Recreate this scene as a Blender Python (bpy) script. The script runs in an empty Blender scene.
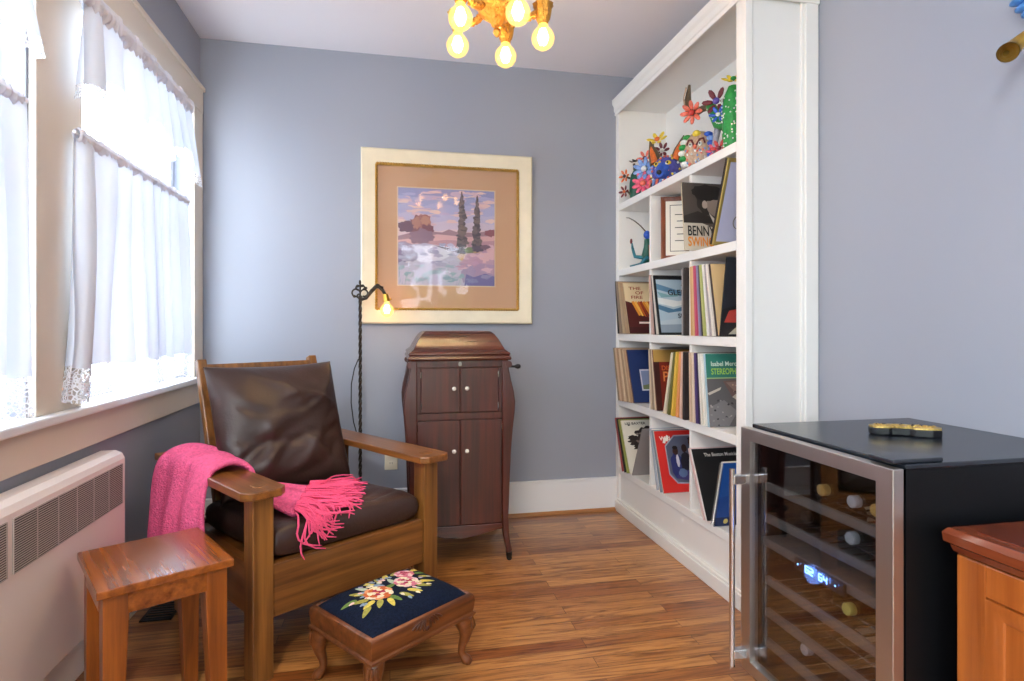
import bpy, bmesh, math, random
from mathutils import Vector, Matrix, Euler
R = math.radians
PI = math.pi
rnd = random.Random(7)
S = bpy.context.scene
COL = S.collection

# ------------------------------------------------------------------ camera, world, light, exposure
cam_d = bpy.data.cameras.new('camera'); cam = bpy.data.objects.new('camera', cam_d); COL.objects.link(cam)
cam.location = (0, 0, 1.10); cam.rotation_euler = (R(90), 0, -math.atan(122 / 587))
cam_d.sensor_width = 36; cam_d.lens = 587 / 1024 * 36; cam_d.shift_y = -13.5 / 1024; cam_d.clip_start = .02
S.camera = cam
S.view_settings.view_transform = 'Standard'; S.view_settings.look = 'None'
S.view_settings.gamma = 1; S.view_settings.use_curve_mapping = False
S.view_settings.exposure = 1.15
S.cycles.use_denoising = True
S.cycles.max_bounces = 10; S.cycles.diffuse_bounces = 6; S.cycles.transparent_max_bounces = 16
S.cycles.caustics_reflective = False; S.cycles.caustics_refractive = False
S.cycles.sample_clamp_indirect = 6
W = bpy.data.worlds.new('overcast_sky'); S.world = W; W.use_nodes = True
W.node_tree.nodes['Background'].inputs[0].default_value = (.80, .90, 1.0, 1)
W.node_tree.nodes['Background'].inputs[1].default_value = 6.0


def area(name, loc, rot, sx, sy, energy=0, portal=False, color=(1, 1, 1)):
    d = bpy.data.lights.new(name, 'AREA'); d.shape = 'RECTANGLE'; d.size = sx; d.size_y = sy
    d.energy = energy; d.color = color; d.cycles.is_portal = portal
    o = bpy.data.objects.new(name, d); COL.objects.link(o); o.location = loc; o.rotation_euler = rot
    return o


# daylight portals at the openings (they only guide the sky light)
area('window_portal', (-1.14, 2.65, 1.53), (0, R(-90), 0), 1.35, 1.08, portal=True)
area('window_portal', (-1.14, 1.30, 1.53), (0, R(-90), 0), 1.35, 1.08, portal=True)
area('window_portal', (-1.14, -.55, 1.53), (0, R(-90), 0), 1.35, 1.5, portal=True)
area('door_portal', (.15, -2.13, 1.2), (R(90), 0, 0), 2.2, 2.4, portal=True)


# ------------------------------------------------------------------ materials
def lin(h):
    h = h.lstrip('#'); c = [int(h[i:i + 2], 16) / 255 for i in (0, 2, 4)]
    return tuple(x / 12.92 if x <= .04045 else ((x + .055) / 1.055) ** 2.4 for x in c) + (1,)


MATS = {}


def mat(name, col, rough=.5, metal=0., spec=.5, coat=0., emit=None, es=0., bump=None, var=None, sheen=0.):
    """col: hex; bump: (scale, strength); var: (scale, amount) value noise"""
    if name in MATS: return MATS[name]
    m = bpy.data.materials.new(name); m.use_nodes = True; nt = m.node_tree; b = nt.nodes['Principled BSDF']
    c = lin(col) if isinstance(col, str) else tuple(col) + (1,)
    b.inputs['Base Color'].default_value = c
    b.inputs['Roughness'].default_value = rough; b.inputs['Metallic'].default_value = metal
    b.inputs['Specular IOR Level'].default_value = spec; b.inputs['Coat Weight'].default_value = coat
    b.inputs['Sheen Weight'].default_value = sheen
    if emit: b.inputs['Emission Color'].default_value = lin(emit); b.inputs['Emission Strength'].default_value = es
    tc = None
    if bump or var: tc = nt.nodes.new('ShaderNodeTexCoord')
    if bump:
        n = nt.nodes.new('ShaderNodeTexNoise'); n.inputs['Scale'].default_value = bump[0]; n.inputs['Detail'].default_value = 5
        bp = nt.nodes.new('ShaderNodeBump'); bp.inputs['Strength'].default_value = bump[1]; bp.inputs['Distance'].default_value = .01
        nt.links.new(tc.outputs['Object'], n.inputs['Vector']); nt.links.new(n.outputs['Fac'], bp.inputs['Height'])
        nt.links.new(bp.outputs['Normal'], b.inputs['Normal'])
    if var:
        n = nt.nodes.new('ShaderNodeTexNoise'); n.inputs['Scale'].default_value = var[0]; n.inputs['Detail'].default_value = 4
        rp = nt.nodes.new('ShaderNodeValToRGB'); a = var[1]
        rp.color_ramp.elements[0].position = .3; rp.color_ramp.elements[1].position = .7
        rp.color_ramp.elements[0].color = tuple(x * (1 - a) for x in c[:3]) + (1,)
        rp.color_ramp.elements[1].color = tuple(min(1, x * (1 + a)) for x in c[:3]) + (1,)
        nt.links.new(tc.outputs['Object'], n.inputs['Vector']); nt.links.new(n.outputs['Fac'], rp.inputs['Fac'])
        nt.links.new(rp.outputs['Color'], b.inputs['Base Color'])
    MATS[name] = m
    return m


def wood(name, dark, light, axis='X', rough=.35, scale=1.0, coat=.2, streak=14):
    if name in MATS: return MATS[name]
    m = bpy.data.materials.new(name); m.use_nodes = True; nt = m.node_tree; b = nt.nodes['Principled BSDF']
    tc = nt.nodes.new('ShaderNodeTexCoord'); mp = nt.nodes.new('ShaderNodeMapping')
    s = [streak * scale * 3] * 3; s['XYZ'.index(axis)] = 1.6 * scale
    mp.inputs['Scale'].default_value = s
    n = nt.nodes.new('ShaderNodeTexNoise'); n.inputs['Scale'].default_value = 1.0; n.inputs['Detail'].default_value = 7
    n.inputs['Roughness'].default_value = .6; n.inputs['Distortion'].default_value = .2
    n2 = nt.nodes.new('ShaderNodeTexNoise'); n2.inputs['Scale'].default_value = 3.2 * scale; n2.inputs['Detail'].default_value = 2
    mx = nt.nodes.new('ShaderNodeMath'); mx.operation = 'MULTIPLY_ADD'; mx.inputs[1].default_value = .35
    rp = nt.nodes.new('ShaderNodeValToRGB')
    rp.color_ramp.elements[0].position = .42; rp.color_ramp.elements[1].position = .88
    rp.color_ramp.elements[0].color = lin(dark); rp.color_ramp.elements[1].color = lin(light)
    L = nt.links
    L.new(tc.outputs['Object'], mp.inputs['Vector']); L.new(mp.outputs['Vector'], n.inputs['Vector']); L.new(tc.outputs['Object'], n2.inputs['Vector'])
    L.new(n2.outputs['Fac'], mx.inputs[0]); L.new(n.outputs['Fac'], mx.inputs[2]); L.new(mx.outputs[0], rp.inputs['Fac'])
    L.new(rp.outputs['Color'], b.inputs['Base Color'])
    bp = nt.nodes.new('ShaderNodeBump'); bp.inputs['Strength'].default_value = .08; bp.inputs['Distance'].default_value = .004
    L.new(n.outputs['Fac'], bp.inputs['Height']); L.new(bp.outputs['Normal'], b.inputs['Normal'])
    b.inputs['Roughness'].default_value = rough; b.inputs['Coat Weight'].default_value = coat; b.inputs['Coat Roughness'].default_value = .15
    MATS[name] = m
    return m


def thin_glass(name, tint=(1, 1, 1), gloss=.06, rough=0.02, dark=1.0):
    if name in MATS: return MATS[name]
    m = bpy.data.materials.new(name); m.use_nodes = True; nt = m.node_tree; nt.nodes.clear()
    o = nt.nodes.new('ShaderNodeOutputMaterial'); t = nt.nodes.new('ShaderNodeBsdfTransparent'); g = nt.nodes.new('ShaderNodeBsdfGlossy')
    t.inputs[0].default_value = tuple(c * dark for c in tint) + (1,); g.inputs['Roughness'].default_value = rough
    fr = nt.nodes.new('ShaderNodeFresnel'); fr.inputs[0].default_value = 1.45
    ml = nt.nodes.new('ShaderNodeMath'); ml.operation = 'MULTIPLY'; ml.inputs[1].default_value = gloss / .04
    mx = nt.nodes.new('ShaderNodeMixShader')
    L = nt.links; L.new(fr.outputs[0], ml.inputs[0]); L.new(ml.outputs[0], mx.inputs[0]); L.new(t.outputs[0], mx.inputs[1]); L.new(g.outputs[0], mx.inputs[2]); L.new(mx.outputs[0], o.inputs[0])
    MATS[name] = m
    return m


def sheer(name, col, clear, trans, holes=0.):
    """thin cotton: some light straight through, some scattered through, some scattered back"""
    if name in MATS: return MATS[name]
    m = bpy.data.materials.new(name); m.use_nodes = True; nt = m.node_tree; nt.nodes.clear(); L = nt.links
    o = nt.nodes.new('ShaderNodeOutputMaterial'); tp = nt.nodes.new('ShaderNodeBsdfTransparent')
    tr = nt.nodes.new('ShaderNodeBsdfTranslucent'); df = nt.nodes.new('ShaderNodeBsdfDiffuse')
    tr.inputs[0].default_value = lin(col); df.inputs[0].default_value = lin(col)
    m1 = nt.nodes.new('ShaderNodeMixShader'); m1.inputs[0].default_value = trans
    L.new(df.outputs[0], m1.inputs[1]); L.new(tr.outputs[0], m1.inputs[2])
    m2 = nt.nodes.new('ShaderNodeMixShader'); m2.inputs[0].default_value = clear
    L.new(m1.outputs[0], m2.inputs[1]); L.new(tp.outputs[0], m2.inputs[2])
    if holes:
        tc = nt.nodes.new('ShaderNodeTexCoord'); v = nt.nodes.new('ShaderNodeTexVoronoi'); v.inputs['Scale'].default_value = holes
        v.feature = 'DISTANCE_TO_EDGE'
        r = nt.nodes.new('ShaderNodeValToRGB'); r.color_ramp.elements[0].position = .10; r.color_ramp.elements[0].color = (.05,) * 3 + (1,)
        r.color_ramp.elements[1].position = .16; r.color_ramp.elements[1].color = (.75,) * 3 + (1,)
        L.new(tc.outputs['Object'], v.inputs['Vector']); L.new(v.outputs['Distance'], r.inputs['Fac']); L.new(r.outputs['Color'], m2.inputs[0])
    L.new(m2.outputs[0], o.inputs[0])
    MATS[name] = m
    return m


def floor_mat():
    m = bpy.data.materials.new('oak_strip_floor'); m.use_nodes = True; nt = m.node_tree; b = nt.nodes['Principled BSDF']; L = nt.links
    tc = nt.nodes.new('ShaderNodeTexCoord')
    br = nt.nodes.new('ShaderNodeTexBrick'); br.offset = .37; br.offset_frequency = 2; br.squash = 1
    br.inputs['Scale'].default_value = 1; br.inputs['Brick Width'].default_value = 1.05; br.inputs['Row Height'].default_value = .06
    br.inputs['Mortar Size'].default_value = .0009; br.inputs['Mortar Smooth'].default_value = .3; br.inputs['Bias'].default_value = 0
    br.inputs['Color1'].default_value = lin('#8e5024'); br.inputs['Color2'].default_value = lin('#c88c4e'); br.inputs['Mortar'].default_value = lin('#3a2110')
    mp = nt.nodes.new('ShaderNodeMapping'); mp.inputs['Scale'].default_value = (2.6, 34, 1)
    n = nt.nodes.new('ShaderNodeTexNoise'); n.inputs['Scale'].default_value = 1; n.inputs['Detail'].default_value = 8; n.inputs['Roughness'].default_value = .62; n.inputs['Distortion'].default_value = 2.2
    # shift the grain from board to board
    ad = nt.nodes.new('ShaderNodeVectorMath'); ad.operation = 'MULTIPLY_ADD'; ad.inputs[1].default_value = (37, 11, 5)
    L.new(tc.outputs['Object'], br.inputs['Vector']); L.new(br.outputs['Color'], ad.inputs[0]); L.new(tc.outputs['Object'], ad.inputs[2])
    L.new(ad.outputs[0], mp.inputs['Vector']); L.new(mp.outputs[0], n.inputs['Vector'])
    rp = nt.nodes.new('ShaderNodeValToRGB'); rp.color_ramp.elements[0].position = .36; rp.color_ramp.elements[1].position = .56
    rp.color_ramp.elements[0].color = (.30, .20, .14, 1); rp.color_ramp.elements[1].color = (1, 1, 1, 1)
    L.new(n.outputs['Fac'], rp.inputs['Fac'])
    mx = nt.nodes.new('ShaderNodeMixRGB'); mx.blend_type = 'MULTIPLY'; mx.inputs[0].default_value = .85
    L.new(br.outputs['Color'], mx.inputs[1]); L.new(rp.outputs['Color'], mx.inputs[2]); L.new(mx.outputs[0], b.inputs['Base Color'])
    bp = nt.nodes.new('ShaderNodeBump'); bp.inputs['Strength'].default_value = .12; bp.inputs['Distance'].default_value = .003
    L.new(n.outputs['Fac'], bp.inputs['Height']); L.new(bp.outputs[0], b.inputs['Normal'])
    b.inputs['Roughness'].default_value = .3; b.inputs['Coat Weight'].default_value = .3; b.inputs['Coat Roughness'].default_value = .2
    return m


# ------------------------------------------------------------------ mesh builder
class MB:
    def __init__(s): s.v = []; s.f = []; s.m = []

    def add(s, vs, fs, mi=0, M=None):
        k = len(s.v)
        s.v += [tuple(M @ Vector(p)) if M else tuple(p) for p in vs]
        s.f += [tuple(i + k for i in q) for q in fs]; s.m += [mi] * len(fs); return s

    def box(s, x0, x1, y0, y1, z0, z1, mi=0, M=None):
        vs = [(x0, y0, z0), (x1, y0, z0), (x1, y1, z0), (x0, y1, z0), (x0, y0, z1), (x1, y0, z1), (x1, y1, z1), (x0, y1, z1)]
        return s.add(vs, [(0, 3, 2, 1), (4, 5, 6, 7), (0, 1, 5, 4), (1, 2, 6, 5), (2, 3, 7, 6), (3, 0, 4, 7)], mi, M)

    def loft(s, rings, mi=0, M=None, cap=True, closed=True):
        n = len(rings[0]); vs = [p for r in rings for p in r]; fs = []
        for a in range(len(rings) - 1):
            for i in range(n if closed else n - 1):
                j = (i + 1) % n; fs.append((a * n + i, a * n + j, (a + 1) * n + j, (a + 1) * n + i))
        if cap: fs.append(tuple(range(n))[::-1]); fs.append(tuple((len(rings) - 1) * n + i for i in range(n)))
        return s.add(vs, fs, mi, M)

    def bar(s, p, q, w, d, mi=0, up=(0, 0, 1), w2=None, d2=None, M=None):
        """square bar from p to q"""
        p = Vector(p); q = Vector(q); t = (q - p).normalized(); a = t.cross(Vector(up))
        if a.length < 1e-4: a = t.cross(Vector((0, 1, 0)))
        a.normalize(); b = a.cross(t); w2 = w2 or w; d2 = d2 or d
        ring = lambda c, x, y: [c + a * x / 2 * i + b * y / 2 * j for i, j in ((-1, -1), (1, -1), (1, 1), (-1, 1))]
        return s.loft([ring(p, w, d), ring(q, w2, d2)], mi, M)

    def tube(s, pts, r, n=10, mi=0, M=None, cap=True, twist=0, square=False):
        pts = [Vector(p) for p in pts]; k = len(pts); rs = r if isinstance(r, (list, tuple)) else [r] * k
        T = [(pts[min(i + 1, k - 1)] - pts[max(i - 1, 0)]).normalized() for i in range(k)]
        a = T[0].cross(Vector((0, 0, 1)))
        if a.length < 1e-3: a = T[0].cross(Vector((0, 1, 0)))
        a.normalize(); rings = []
        for i in range(k):
            a = (a - T[i] * a.dot(T[i])).normalized(); b = T[i].cross(a); ring = []
            for j in range(n):
                th = 2 * PI * j / n + twist * i
                ring.append(pts[i] + (a * math.cos(th) + b * math.sin(th)) * rs[i])
            rings.append(ring)
        return s.loft(rings, mi, M, cap)

    def lathe(s, prof, n=24, c=(0, 0, 0), mi=0, M=None, flute=0, fa=0):
        rings = []
        for r, z in prof:
            rings.append([(c[0] + r * (1 + fa * math.cos(flute * 2 * PI * j / n)) * math.cos(2 * PI * j / n), c[1] + r * (1 + fa * math.cos(flute * 2 * PI * j / n)) * math.sin(2 * PI * j / n), c[2] + z) for j in range(n)])
        return s.loft(rings, mi, M)

    def ell(s, c, r, n=14, m=8, mi=0, M=None):
        if not isinstance(r, (list, tuple)): r = (r,) * 3
        rings = []
        for i in range(m + 1):
            ph = -PI / 2 + PI * i / m; cr = max(math.cos(ph), .02)
            rings.append([(c[0] + r[0] * cr * math.cos(2 * PI * j / n), c[1] + r[1] * cr * math.sin(2 * PI * j / n), c[2] + r[2] * math.sin(ph)) for j in range(n)])
        return s.loft(rings, mi, M)

    def grid(s, fn, nu, nv, mi=0, M=None):
        vs = [fn(i / nu, j / nv) for j in range(nv + 1) for i in range(nu + 1)]
        fs = [(j * (nu + 1) + i, j * (nu + 1) + i + 1, (j + 1) * (nu + 1) + i + 1, (j + 1) * (nu + 1) + i) for j in range(nv) for i in range(nu)]
        return s.add(vs, fs, mi, M)

    def prism(s, poly, z0, z1, mi=0, M=None):
        return s.loft([[(x, y, z0) for x, y in poly], [(x, y, z1) for x, y in poly]], mi, M)

    def torus(s, c, R_, r, n=24, m=8, mi=0, M=None, axis='Z', a0=0, a1=2 * PI):
        full = abs(a1 - a0 - 2 * PI) < 1e-6; pts = []
        for i in range(n + 1):
            a = a0 + (a1 - a0) * i / n; x, y = R_ * math.cos(a), R_ * math.sin(a)
            p = {'Z': (x, y, 0), 'Y': (x, 0, y), 'X': (0, x, y)}[axis]; pts.append((c[0] + p[0], c[1] + p[1], c[2] + p[2]))
        return s.tube(pts, r, m, mi, M, cap=not full)

    def build(s, name, mats, parent=None, smooth=None, bevel=0, subsurf=0, solid=0, loc=None, rot=None):
        me = bpy.data.meshes.new(name); me.from_pydata(s.v, [], s.f)
        for m in (mats if isinstance(mats, (list, tuple)) else [mats]): me.materials.append(m)
        me.polygons.foreach_set('material_index', s.m)
        bm = bmesh.new(); bm.from_mesh(me); bmesh.ops.recalc_face_normals(bm, faces=bm.faces); bm.to_mesh(me); bm.free()
        if smooth:
            me.polygons.foreach_set('use_smooth', [True] * len(me.polygons)); me.set_sharp_from_angle(angle=R(smooth))
        me.update()
        o = bpy.data.objects.new(name, me); COL.objects.link(o)
        if parent: o.parent = parent
        if loc: o.location = loc
        if rot: o.rotation_euler = rot
        if bevel:
            b = o.modifiers.new('edge', 'BEVEL'); b.width = bevel; b.segments = 2; b.limit_method = 'ANGLE'; b.angle_limit = R(40)
        if solid:
            b = o.modifiers.new('thick', 'SOLIDIFY'); b.thickness = solid; b.offset = 0
        if subsurf:
            b = o.modifiers.new('sub', 'SUBSURF'); b.levels = subsurf; b.render_levels = subsurf
        return o


def tag(o, label, cat, group=None):
    o['label'] = label; o['category'] = cat
    if group: o['group'] = group
    return o


def thing(name, label, cat, loc=(0, 0, 0), rz=0, group=None):
    o = bpy.data.objects.new(name, None); COL.objects.link(o); o.location = loc; o.rotation_euler = (0, 0, rz); o.empty_display_size = .1
    return tag(o, label, cat, group)


def struct(o): o['kind'] = 'structure'; return o


def lettering(name, text, size, m, parent, M, align='LEFT', sx=1.0):
    """flat lettering lying in the local XY plane of M"""
    c = bpy.data.curves.new(name, 'FONT'); c.body = text; c.size = size; c.align_x = align; c.extrude = .0002; c.offset = size * .014
    t = bpy.data.objects.new(name, c); COL.objects.link(t)
    bpy.context.view_layer.update()
    me = bpy.data.meshes.new_from_object(t.evaluated_get(bpy.context.evaluated_depsgraph_get()))
    bpy.data.objects.remove(t); bpy.data.curves.remove(c)
    me.transform(Matrix.Diagonal((sx, 1, 1, 1))); me.transform(M); me.materials.clear(); me.materials.append(m); me.name = name
    o = bpy.data.objects.new(name, me); COL.objects.link(o); o.parent = parent
    return o


# shared materials
M_wall = mat('blue_grey_paint', '#979ba6', .55, spec=.3)
M_ceil = mat('ceiling_white', '#e8e5ea', .8, spec=.2)
M_trim = mat('cream_trim_paint', '#d9cdbd', .4, spec=.4)
M_white = mat('white_trim_paint', '#e6e6e7', .35, spec=.4)
M_case = mat('bookcase_white_paint', '#e8e6e1', .4, spec=.4)
M_black = mat('black_plain', '#0b0b0d', .45)
M_steel = mat('brushed_steel', '#c4beb8', .40, metal=1)
M_chrome = mat('chrome', '#dcdcde', .22, metal=1)
M_brass = mat('brass', '#c79a45', .28, metal=1, bump=(60, .15))
M_gold = mat('antique_gold', '#bf9048', .36, metal=1, bump=(110, .8))
M_silver = mat('nickel', '#c8c4bc', .2, metal=1)
M_pane = thin_glass('window_glass', gloss=.008)

# ------------------------------------------------------------------ room shell
YB, XL, XR, ZC = 3.3465, -.975, 1.66, 2.615
YR = -2.0
struct(MB().box(-1.2, 1.95, -2.2, 3.5, -.08, 0).build('floor', floor_mat()))
struct(MB().box(-1.2, 1.95, -2.2, 3.5, ZC, ZC + .08).build('ceiling', M_ceil))
struct(MB().box(-1.2, 1.95, YB, YB + .12, 0, ZC).build('wall_back', M_wall))
struct(MB().box(XR, XR + .12, -2.1, YB, 0, ZC).build('wall_right', M_wall))
wl = MB(); OP = ((2.11, 3.19), (.76, 1.84), (-1.3, .2))      # left wall window openings; the last is unseen, added for more daylight
Z0, Z1 = .848, 2.207
wl.box(-1.12, XL, -2.1, YB, 0, Z0); wl.box(-1.12, XL, -2.1, YB, Z1, ZC)
for a, b in ((3.19, YB), (1.84, 2.11), (.2, .76), (-2.1, -1.3)): wl.box(-1.12, XL, a, b, Z0, Z1)
struct(wl.build('wall_left', M_wall))
wr = MB(); DX0, DX1, DZ = .08, 1.22, 2.4
wr.box(-1.1, -.92, -2.12, -2.0, 0, ZC); wr.box(-.42, DX0, -2.12, -2.0, 0, ZC); wr.box(-.92, -.42, -2.12, -2.0, 0, .5); wr.box(-.92, -.42, -2.12, -2.0, DZ, ZC); wr.box(DX1, XR + .1, -2.12, -2.0, 0, ZC); wr.box(DX0, DX1, -2.12, -2.0, DZ, ZC)
struct(wr.build('wall_rear', M_wall))
# glazed rear doors (seen only in reflections)
g = MB()
for x in (DX0, (DX0 + DX1) / 2 - .04, DX1 - .08): g.box(x, x + .08, -2.09, -2.03, 0, DZ)
for z in (0, DZ - .1): g.box(DX0, DX1, -2.085, -2.035, z, z + .1)
g2 = MB()  # unseen side window, added to let in fill daylight
for x in (-.92, -.47): g2.box(x, x + .05, -2.09, -2.03, .5, DZ)
for z in (.5, 1.4, DZ - .06): g2.box(-.92, -.42, -2.085, -2.035, z, z + .06)
w4 = struct(g2.build('window_4', M_white)); struct(MB().box(-.9, -.44, -2.063, -2.057, .52, DZ - .02).build('pane', M_pane, w4))
d1 = struct(g.build('door_1', M_white)); struct(MB().box(DX0, DX1, -2.063, -2.057, .1, DZ - .1).build('glass', M_pane, d1))

# baseboards
bb = MB().box(-.975, 1.34, YB - .018, YB, 0, .185); bb.box(-.975, 1.34, YB - .024, YB, .185, .20)
struct(bb.build('baseboard_back', M_white, bevel=.004))
q = MB(); q.loft([[(x, YB - .018, 0), (x, YB - .036, 0), (x, YB - .033, .010), (x, YB - .018, .018)] for x in (-.957, 1.33)])
struct(q.build('trim_1', wood('shoe_wood', '#7a4a22', '#b47a42', 'X')))
bl = MB().box(XL, XL + .018, -2, YB - .03, 0, .185); bl.box(XL, XL + .024, -2, YB - .03, .185, .20)
struct(bl.build('baseboard_left', M_white, bevel=.004))
# window casings and windows
tr = MB()
tr.box(XL, -.953, .60, 3.325, 2.205, 2.335)                 # head casing
tr.box(XL, -.945, .58, 3.335, 2.325, 2.348)                 # head cap
for a, b in ((3.19, 3.325), (1.85, 2.10), (.60, .76)): tr.box(XL, -.955, a, b, .85, 2.205)
tr.box(XL, -.955, .60, 3.325, .712, .822)                   # apron
struct(tr.build('trim_2', M_trim, bevel=.004))
st = MB().box(-1.06, -.925, .57, 3.345, .822, .850); struct(st.build('trim_3', M_white, bevel=.006))
for k, (a, b) in enumerate(OP):
    m = MB()
    for y in (a, b - .045): m.box(-1.10, -1.05, y, y + .045, .85, 2.205)
    for z in (.85, 1.49, 2.15): m.box(-1.10, -1.05, a, b, z, z + .06)
    w = struct(m.build('window_%d' % (k + 1), M_white, bevel=.004))
    struct(MB().box(-1.08, -1.074, a + .04, b - .04, .9, 2.16).build('pane', M_pane, w))

# ------------------------------------------------------------------ curtains
M_sheer = sheer('sheer_cotton', '#e2eaf8', .006, .085)
M_lace = sheer('lace', '#e8eaf0', .2, .12, holes=85)
M_ruff = sheer('gathered_cotton', '#e6e6ee', .01, .12)


def cafe(ya0, ya1, yb0, yb1, ztop, zbot, label, ph, group, X0=-.925):
    """gathered lower curtain: near edge runs from ya0 (top) to ya1 (bottom), far edge from yb0 to yb1; soft pleats overlap"""
    n = (yb0 - ya0) / .105
    def P(u, v):
        k = v ** 1.2; y0 = ya0 + (ya1 - ya0) * k; y1 = yb0 + (yb1 - yb0) * k
        w = n * u + .35 * math.sin(u * 9 + ph) + .10 * math.sin(v * 5 + u * 14 + ph); th_ = 2 * PI * w
        A = (.030 + .013 * math.sin(u * 23 + ph)) * (.6 + .4 * v); e = min(1, 12 * u, 12 * (1 - u))
        y = y0 + (y1 - y0) * u + A * e * math.sin(th_) + .010 * math.sin(v * 8 + ph) * v * (1 - e)
        x = X0 + (.010 + .016 * v) * math.cos(th_) + .010 * math.sin(u * 7 + v * 3 + ph) * v
        return (x, y, ztop + (zbot - ztop) * v + .008 * math.sin(th_ * .5 + ph) * v)
    t = thing('cafe_curtain', label, 'curtain', group=group)
    MB().grid(lambda u, v: P(u, v * .87), 240, 24).build('panel', M_sheer, t, smooth=180)
    MB().grid(lambda u, v: P(u, .87 + v * .13), 240, 6).build('lace_hem', M_lace, t, smooth=180)
    def Rf(u, v):
        y = ya0 + (yb0 - ya0) * u; a = v * 2 * PI
        return (X0 + .012 * math.cos(a) + .004 * math.sin(y * 260 + ph), y, ztop + .008 + (.018 + .006 * math.sin(y * 220) + .003 * math.sin(y * 97)) * math.sin(a))
    MB().grid(Rf, 190, 8).build('gathered_heading', M_ruff, t, smooth=60)
    MB().tube([(X0, ya0 - .015, ztop + .010), (X0, yb0 + .015, ztop + .010)], .005, 8).build('rod', M_white, t)
    return t


def valance(y0, y1, ztop, label, ph, X0=-.905):
    n = (y1 - y0) / .125
    def P(u, v):
        w = n * u + .3 * math.sin(u * 8 + ph); th_ = 2 * PI * w
        A = (.034 + .012 * math.sin(u * 17 + ph)) * v ** .5
        y = y0 + (y1 - y0 + .10 * v) * u - .03 * v * (1 - u) + A * math.sin(th_) * min(1, 10 * u, 10 * (1 - u))
        drop = .268 + .030 * math.sin(u * 2 * PI * 3.2 + ph) + .05 * max(0, u - .85) * 6 + .05 * max(0, .12 - u) * 6
        return (X0 + (.006 + .020 * v) * math.cos(th_), y, ztop - .01 - drop * v)
    t = thing('valance', label, 'curtain', group='sheer window valances')
    MB().grid(lambda u, v: P(u, v * .86), 240, 14).build('panel', M_sheer, t, smooth=180)
    MB().grid(lambda u, v: P(u, .86 + v * .14), 240, 5).build('lace_hem', M_lace, t, smooth=180)
    def Rf(u, v):
        y = y0 + (y1 - y0) * u; a = v * 2 * PI
        return (X0 + .016 * math.cos(a) + .005 * math.sin(y * 230 + ph), y, ztop + (.030 + .009 * math.sin(y * 190 + ph) + .004 * math.sin(y * 83)) * math.sin(a))
    MB().grid(Rf, 210, 8).build('gathered_heading', M_ruff, t, smooth=60)
    MB().tube([(X0, y0 - .02, ztop), (X0, y1 + .02, ztop)], .006, 8).build('rod', M_white, t)
    return t


cafe(2.000, 1.955, 2.985, 3.03, 1.675, .874, 'sheer white cafe curtain on the whole window by the back wall', 1.0, 'sheer cafe curtains')
cafe(.74, .72, 1.735, 1.765, 1.675, .874, 'sheer white cafe curtain on the window cut off by the picture edge', 2.3, 'sheer cafe curtains')
valance(1.985, 2.955, 2.115, 'gathered white valance over the whole window by the back wall', .4)
valance(.73, 1.70, 2.115, 'gathered white valance over the window cut off by the picture edge', 2.9)

# ------------------------------------------------------------------ wall heater
t = thing('panel_heater', 'white wall panel heater with slotted grilles under the windows', 'heater', (-.972, 1.55, 0))
M_heat = mat('heater_enamel', '#e4d9d3', .35)
fx = .087
b = MB()
prof = [(.012, .18), (fx, .18), (fx, .655), (fx - .008, .672), (fx - .028, .682), (.012, .682)]
b.loft([[(x, y, z) for x, z in prof] for y in (-.68, .68)])
b.build('casing', M_heat, t, smooth=25, bevel=.003)
M_slot = mat('heater_slot_dark', '#141210', .7)
for y0, y1 in ((.07, .655), (-.53, .045)):
    MB().box(fx, fx + .0012, y0, y1, .507, .640).build('grille_recess', M_slot, t)
    s = MB(); n = 22
    for i in range(n + 1):
        z = .508 + .131 * i / n; s.box(fx + .001, fx + .0035, y0, y1, z - .0011, z + .0011)
    for i in range(7): y = y0 + (y1 - y0) * i / 6; s.box(fx + .001, fx + .0035, y - .001, y + .001, .507, .640)
    s.build('grille', mat('grille_grey', '#b4aaa4', .5), t)
for y in (.60, -.68): MB().box(.03, fx - .01, y, y + .08, 0, .18).build('foot', M_heat, t, bevel=.004)

# ------------------------------------------------------------------ morris chair
CW = wood('oak_medium', '#4a280e', '#94602a', 'Z', .38)
CWx = wood('oak_medium_across', '#482610', '#8e5a28', 'X', .38)
CWy = wood('oak_medium_deep', '#50290f', '#98602a', 'Y', .3)
ch = thing('morris_chair', 'oak morris armchair with dark brown leather cushions beside the side table', 'armchair', (-.132, 2.151, 0), R(35))
for s in (-1, 1):
    for v0, v1 in ((-.033, .033), (.62, .686)):
        MB().box(s * .33 - .033, s * .33 + .033, v0, v1, 0, .576).build('leg', CW, ch, bevel=.003)
    cx = s * .335
    arm = [(cx - .07, -.045), (cx - .045, -.072), (cx + .045, -.072), (cx + .07, -.045), (cx + .07, .78), (cx - .07, .78)]
    a = MB().prism(arm, .576, .602); ar = a.build('arm', CWy, ch, bevel=.004)
    MB().box(s * .33 - .020, s * .33 + .020, -.018, .018, .600, .6045).build('tenon', CWx, ar, bevel=.002)
    MB().box(s * .33 - .015, s * .33 + .015, .033, .62, .185, .35).build('side_rail', CWy, ch, bevel=.003)
MB().box(-.297, .297, -.024, .010, .185, .352).build('front_rail', CWx, ch, bevel=.003)
MB().box(-.297, .297, .64, .668, .22, .34).build('rear_rail', CWx, ch, bevel=.003)
MB().box(-.297, .297, .01, .64, .30, .325).build('seat_board', CWx, ch)
bk = MB(); B0, B1 = Vector((0, .53, .33)), Vector((0, .757, .962)); bd = (B1 - B0).normalized()
for s in (-1, 1): bk.bar(B0 + Vector((s * .243, 0, 0)), B1 + Vector((s * .243, 0, 0)), .036, .036, up=(1, 0, 0))
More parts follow.
